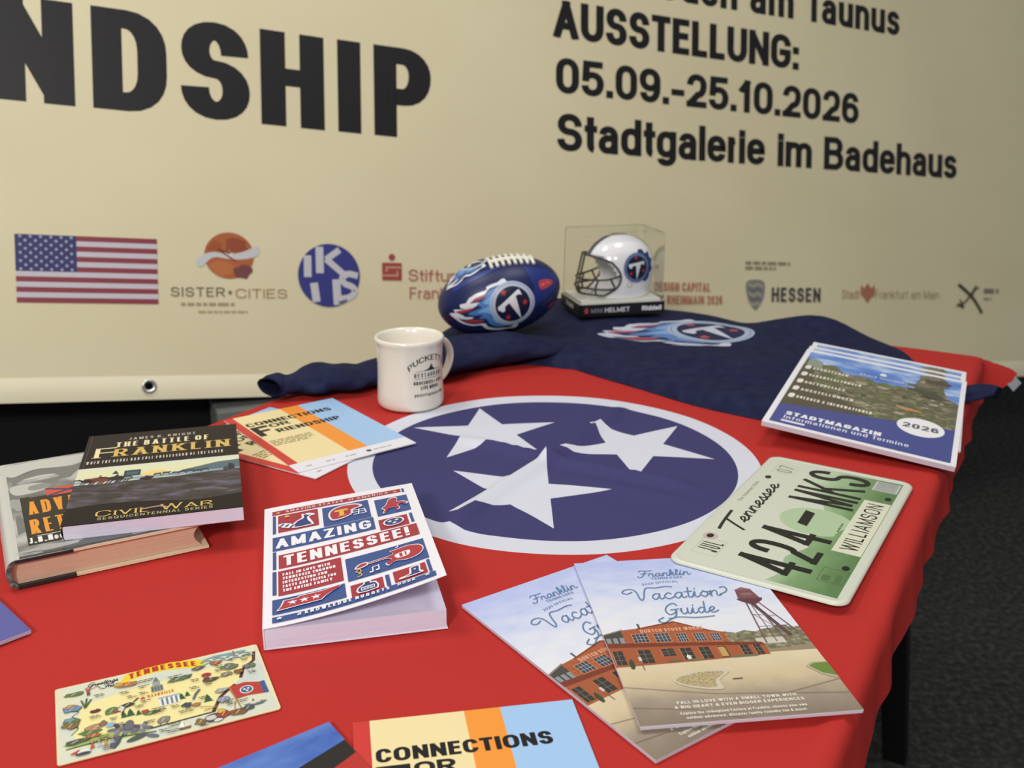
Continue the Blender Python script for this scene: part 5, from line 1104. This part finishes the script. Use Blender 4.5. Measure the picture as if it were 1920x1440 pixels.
for i in range(NT):
    for k in range(NP):
        f = (i*NP+k, (i+1)*NP+k, (i+1)*NP+(k+1) % NP, i*NP+(k+1) % NP); c = [sum(vs[q][j] for q in f)/4 for j in range(3)]
        edge = .012+.022*max(0, (c[2]-.030)/.035)**1.4+.026*max(0, (.026-c[2])/.020)
        if c[2] < .066 and c[0] > edge: continue
        if c[2] < .0035: continue
        fs.append(f)
SHELL = M('#f3f2f5', .12, .5, coat=.6)
mb.add(vs, fs, SHELL, True)
o = mb.build('shell', hl); md = o.modifiers.new('wall', 'SOLIDIFY'); md.thickness = .0035; md.offset = -1
bm = bmesh.new(); bm.from_mesh(o.data); bmesh.ops.delete(bm, geom=[v for v in bm.verts if not v.link_faces], context='VERTS'); bm.to_mesh(o.data); bm.free()
mb = MB()
for y0, y1, c in ((-.0040, .0040, '#1c2342'), (-.0066, -.0052, '#5a6f9c'), (.0052, .0066, '#5a6f9c')):
    rows = []
    for i in range(26):
        a = radians(66-150*i/25); k = 1.006
        X, Z = HX*sin(a)*(1.0 if sin(a) > 0 else 1.06), cos(a)
        rows += [(X*k, y0, HC+Z*HZ*k-.00035*abs(y0)*90), (X*k, y1, HC+Z*HZ*k-.00035*abs(y1)*90)]
    mb.add(rows, [(2*i, 2*i+1, 2*i+3, 2*i+2) for i in range(25)], M(c, .3), True)
mb.build('crown_stripe', hl)
mb = MB()
def sfn(x, y, d):
    x0 = -.014; z0 = .051; X = x0-x; Z = z0+y; u = X/(HX*1.06 if X < 0 else HX); v = (Z-HC)/HZ; st = sqrt(max(0, 1-v*v)); st = st if v > 0 else 1-.22*(1-st); q = max(.02, st*st-u*u); return (X, HY*sqrt(q)*1.012*(1+.05*max(0, -v))+d+.0006, Z)
A = Art(mb, fn=sfn, dice=.003, rough=.3, step=6e-5)
A.poly(smooth([(2, 22), (11, 26), (16, 20), (24, 22), (25, 14), (31, 10), (28, 3), (31, -5), (25, -10), (23, -17), (12, -20)], 3, True), '#2a3a68')
roundel(A, 0, 0, 22.5, -.45, flames=False, ring='#5f76a3', navy='#141a33')
mb.build('side_badge', hl)
mb = MB(); BAR = M('#3a3835', .35, .5)
def bar(P, r=.0016): mb.tube(smooth([(x, y, z) for x, y, z in P], 5), r, BAR, 8)
bar([(.026, .041, .060), (.044, .030, .0665), (.056, .012, .069), (.0575, 0, .0695), (.056, -.012, .069), (.044, -.030, .0665), (.026, -.041, .060)])
bar([(.012, .044, .040), (.034, .040, .034), (.060, .022, .033), (.066, 0, .033), (.060, -.022, .033), (.034, -.040, .034), (.012, -.044, .040)])
bar([(.020, .043, .020), (.038, .039, .019), (.062, .022, .020), (.068, 0, .020), (.062, -.022, .020), (.038, -.039, .019), (.020, -.043, .020)])
bar([(.036, .036, .009), (.058, .020, .010), (.064, 0, .010), (.058, -.020, .010), (.036, -.036, .009)])
for sy in (-1, 1):
    bar([(.026, .041*sy, .060), (.016, .0445*sy, .048), (.012, .0445*sy, .036), (.018, .044*sy, .022), (.036, .037*sy, .009)]); bar([(.044, .033*sy, .0345), (.048, .031*sy, .020), (.046, .030*sy, .0095)]); bar([(.028, .0415*sy, .036), (.020, .043*sy, .020)])
bar([(.0575, .006, .0695), (.065, .006, .033), (.067, .006, .020), (.063, .006, .010)]); bar([(.0575, -.006, .0695), (.065, -.006, .033), (.067, -.006, .020), (.063, -.006, .010)])
mb.build('face_guard', hl)
mb = MB(); mb.loft([[(-.002+ r*cos(2*pi*k/16), .0452+h, .026+r*sin(2*pi*k/16)) for k in range(16)] for r, h in ((.0045, -.002), (.0045, .0004), (.0030, .0004), (.0028, -.0015))], M('#c9c4b4', .4), cap=False); mb.build('ear_hole', hl)
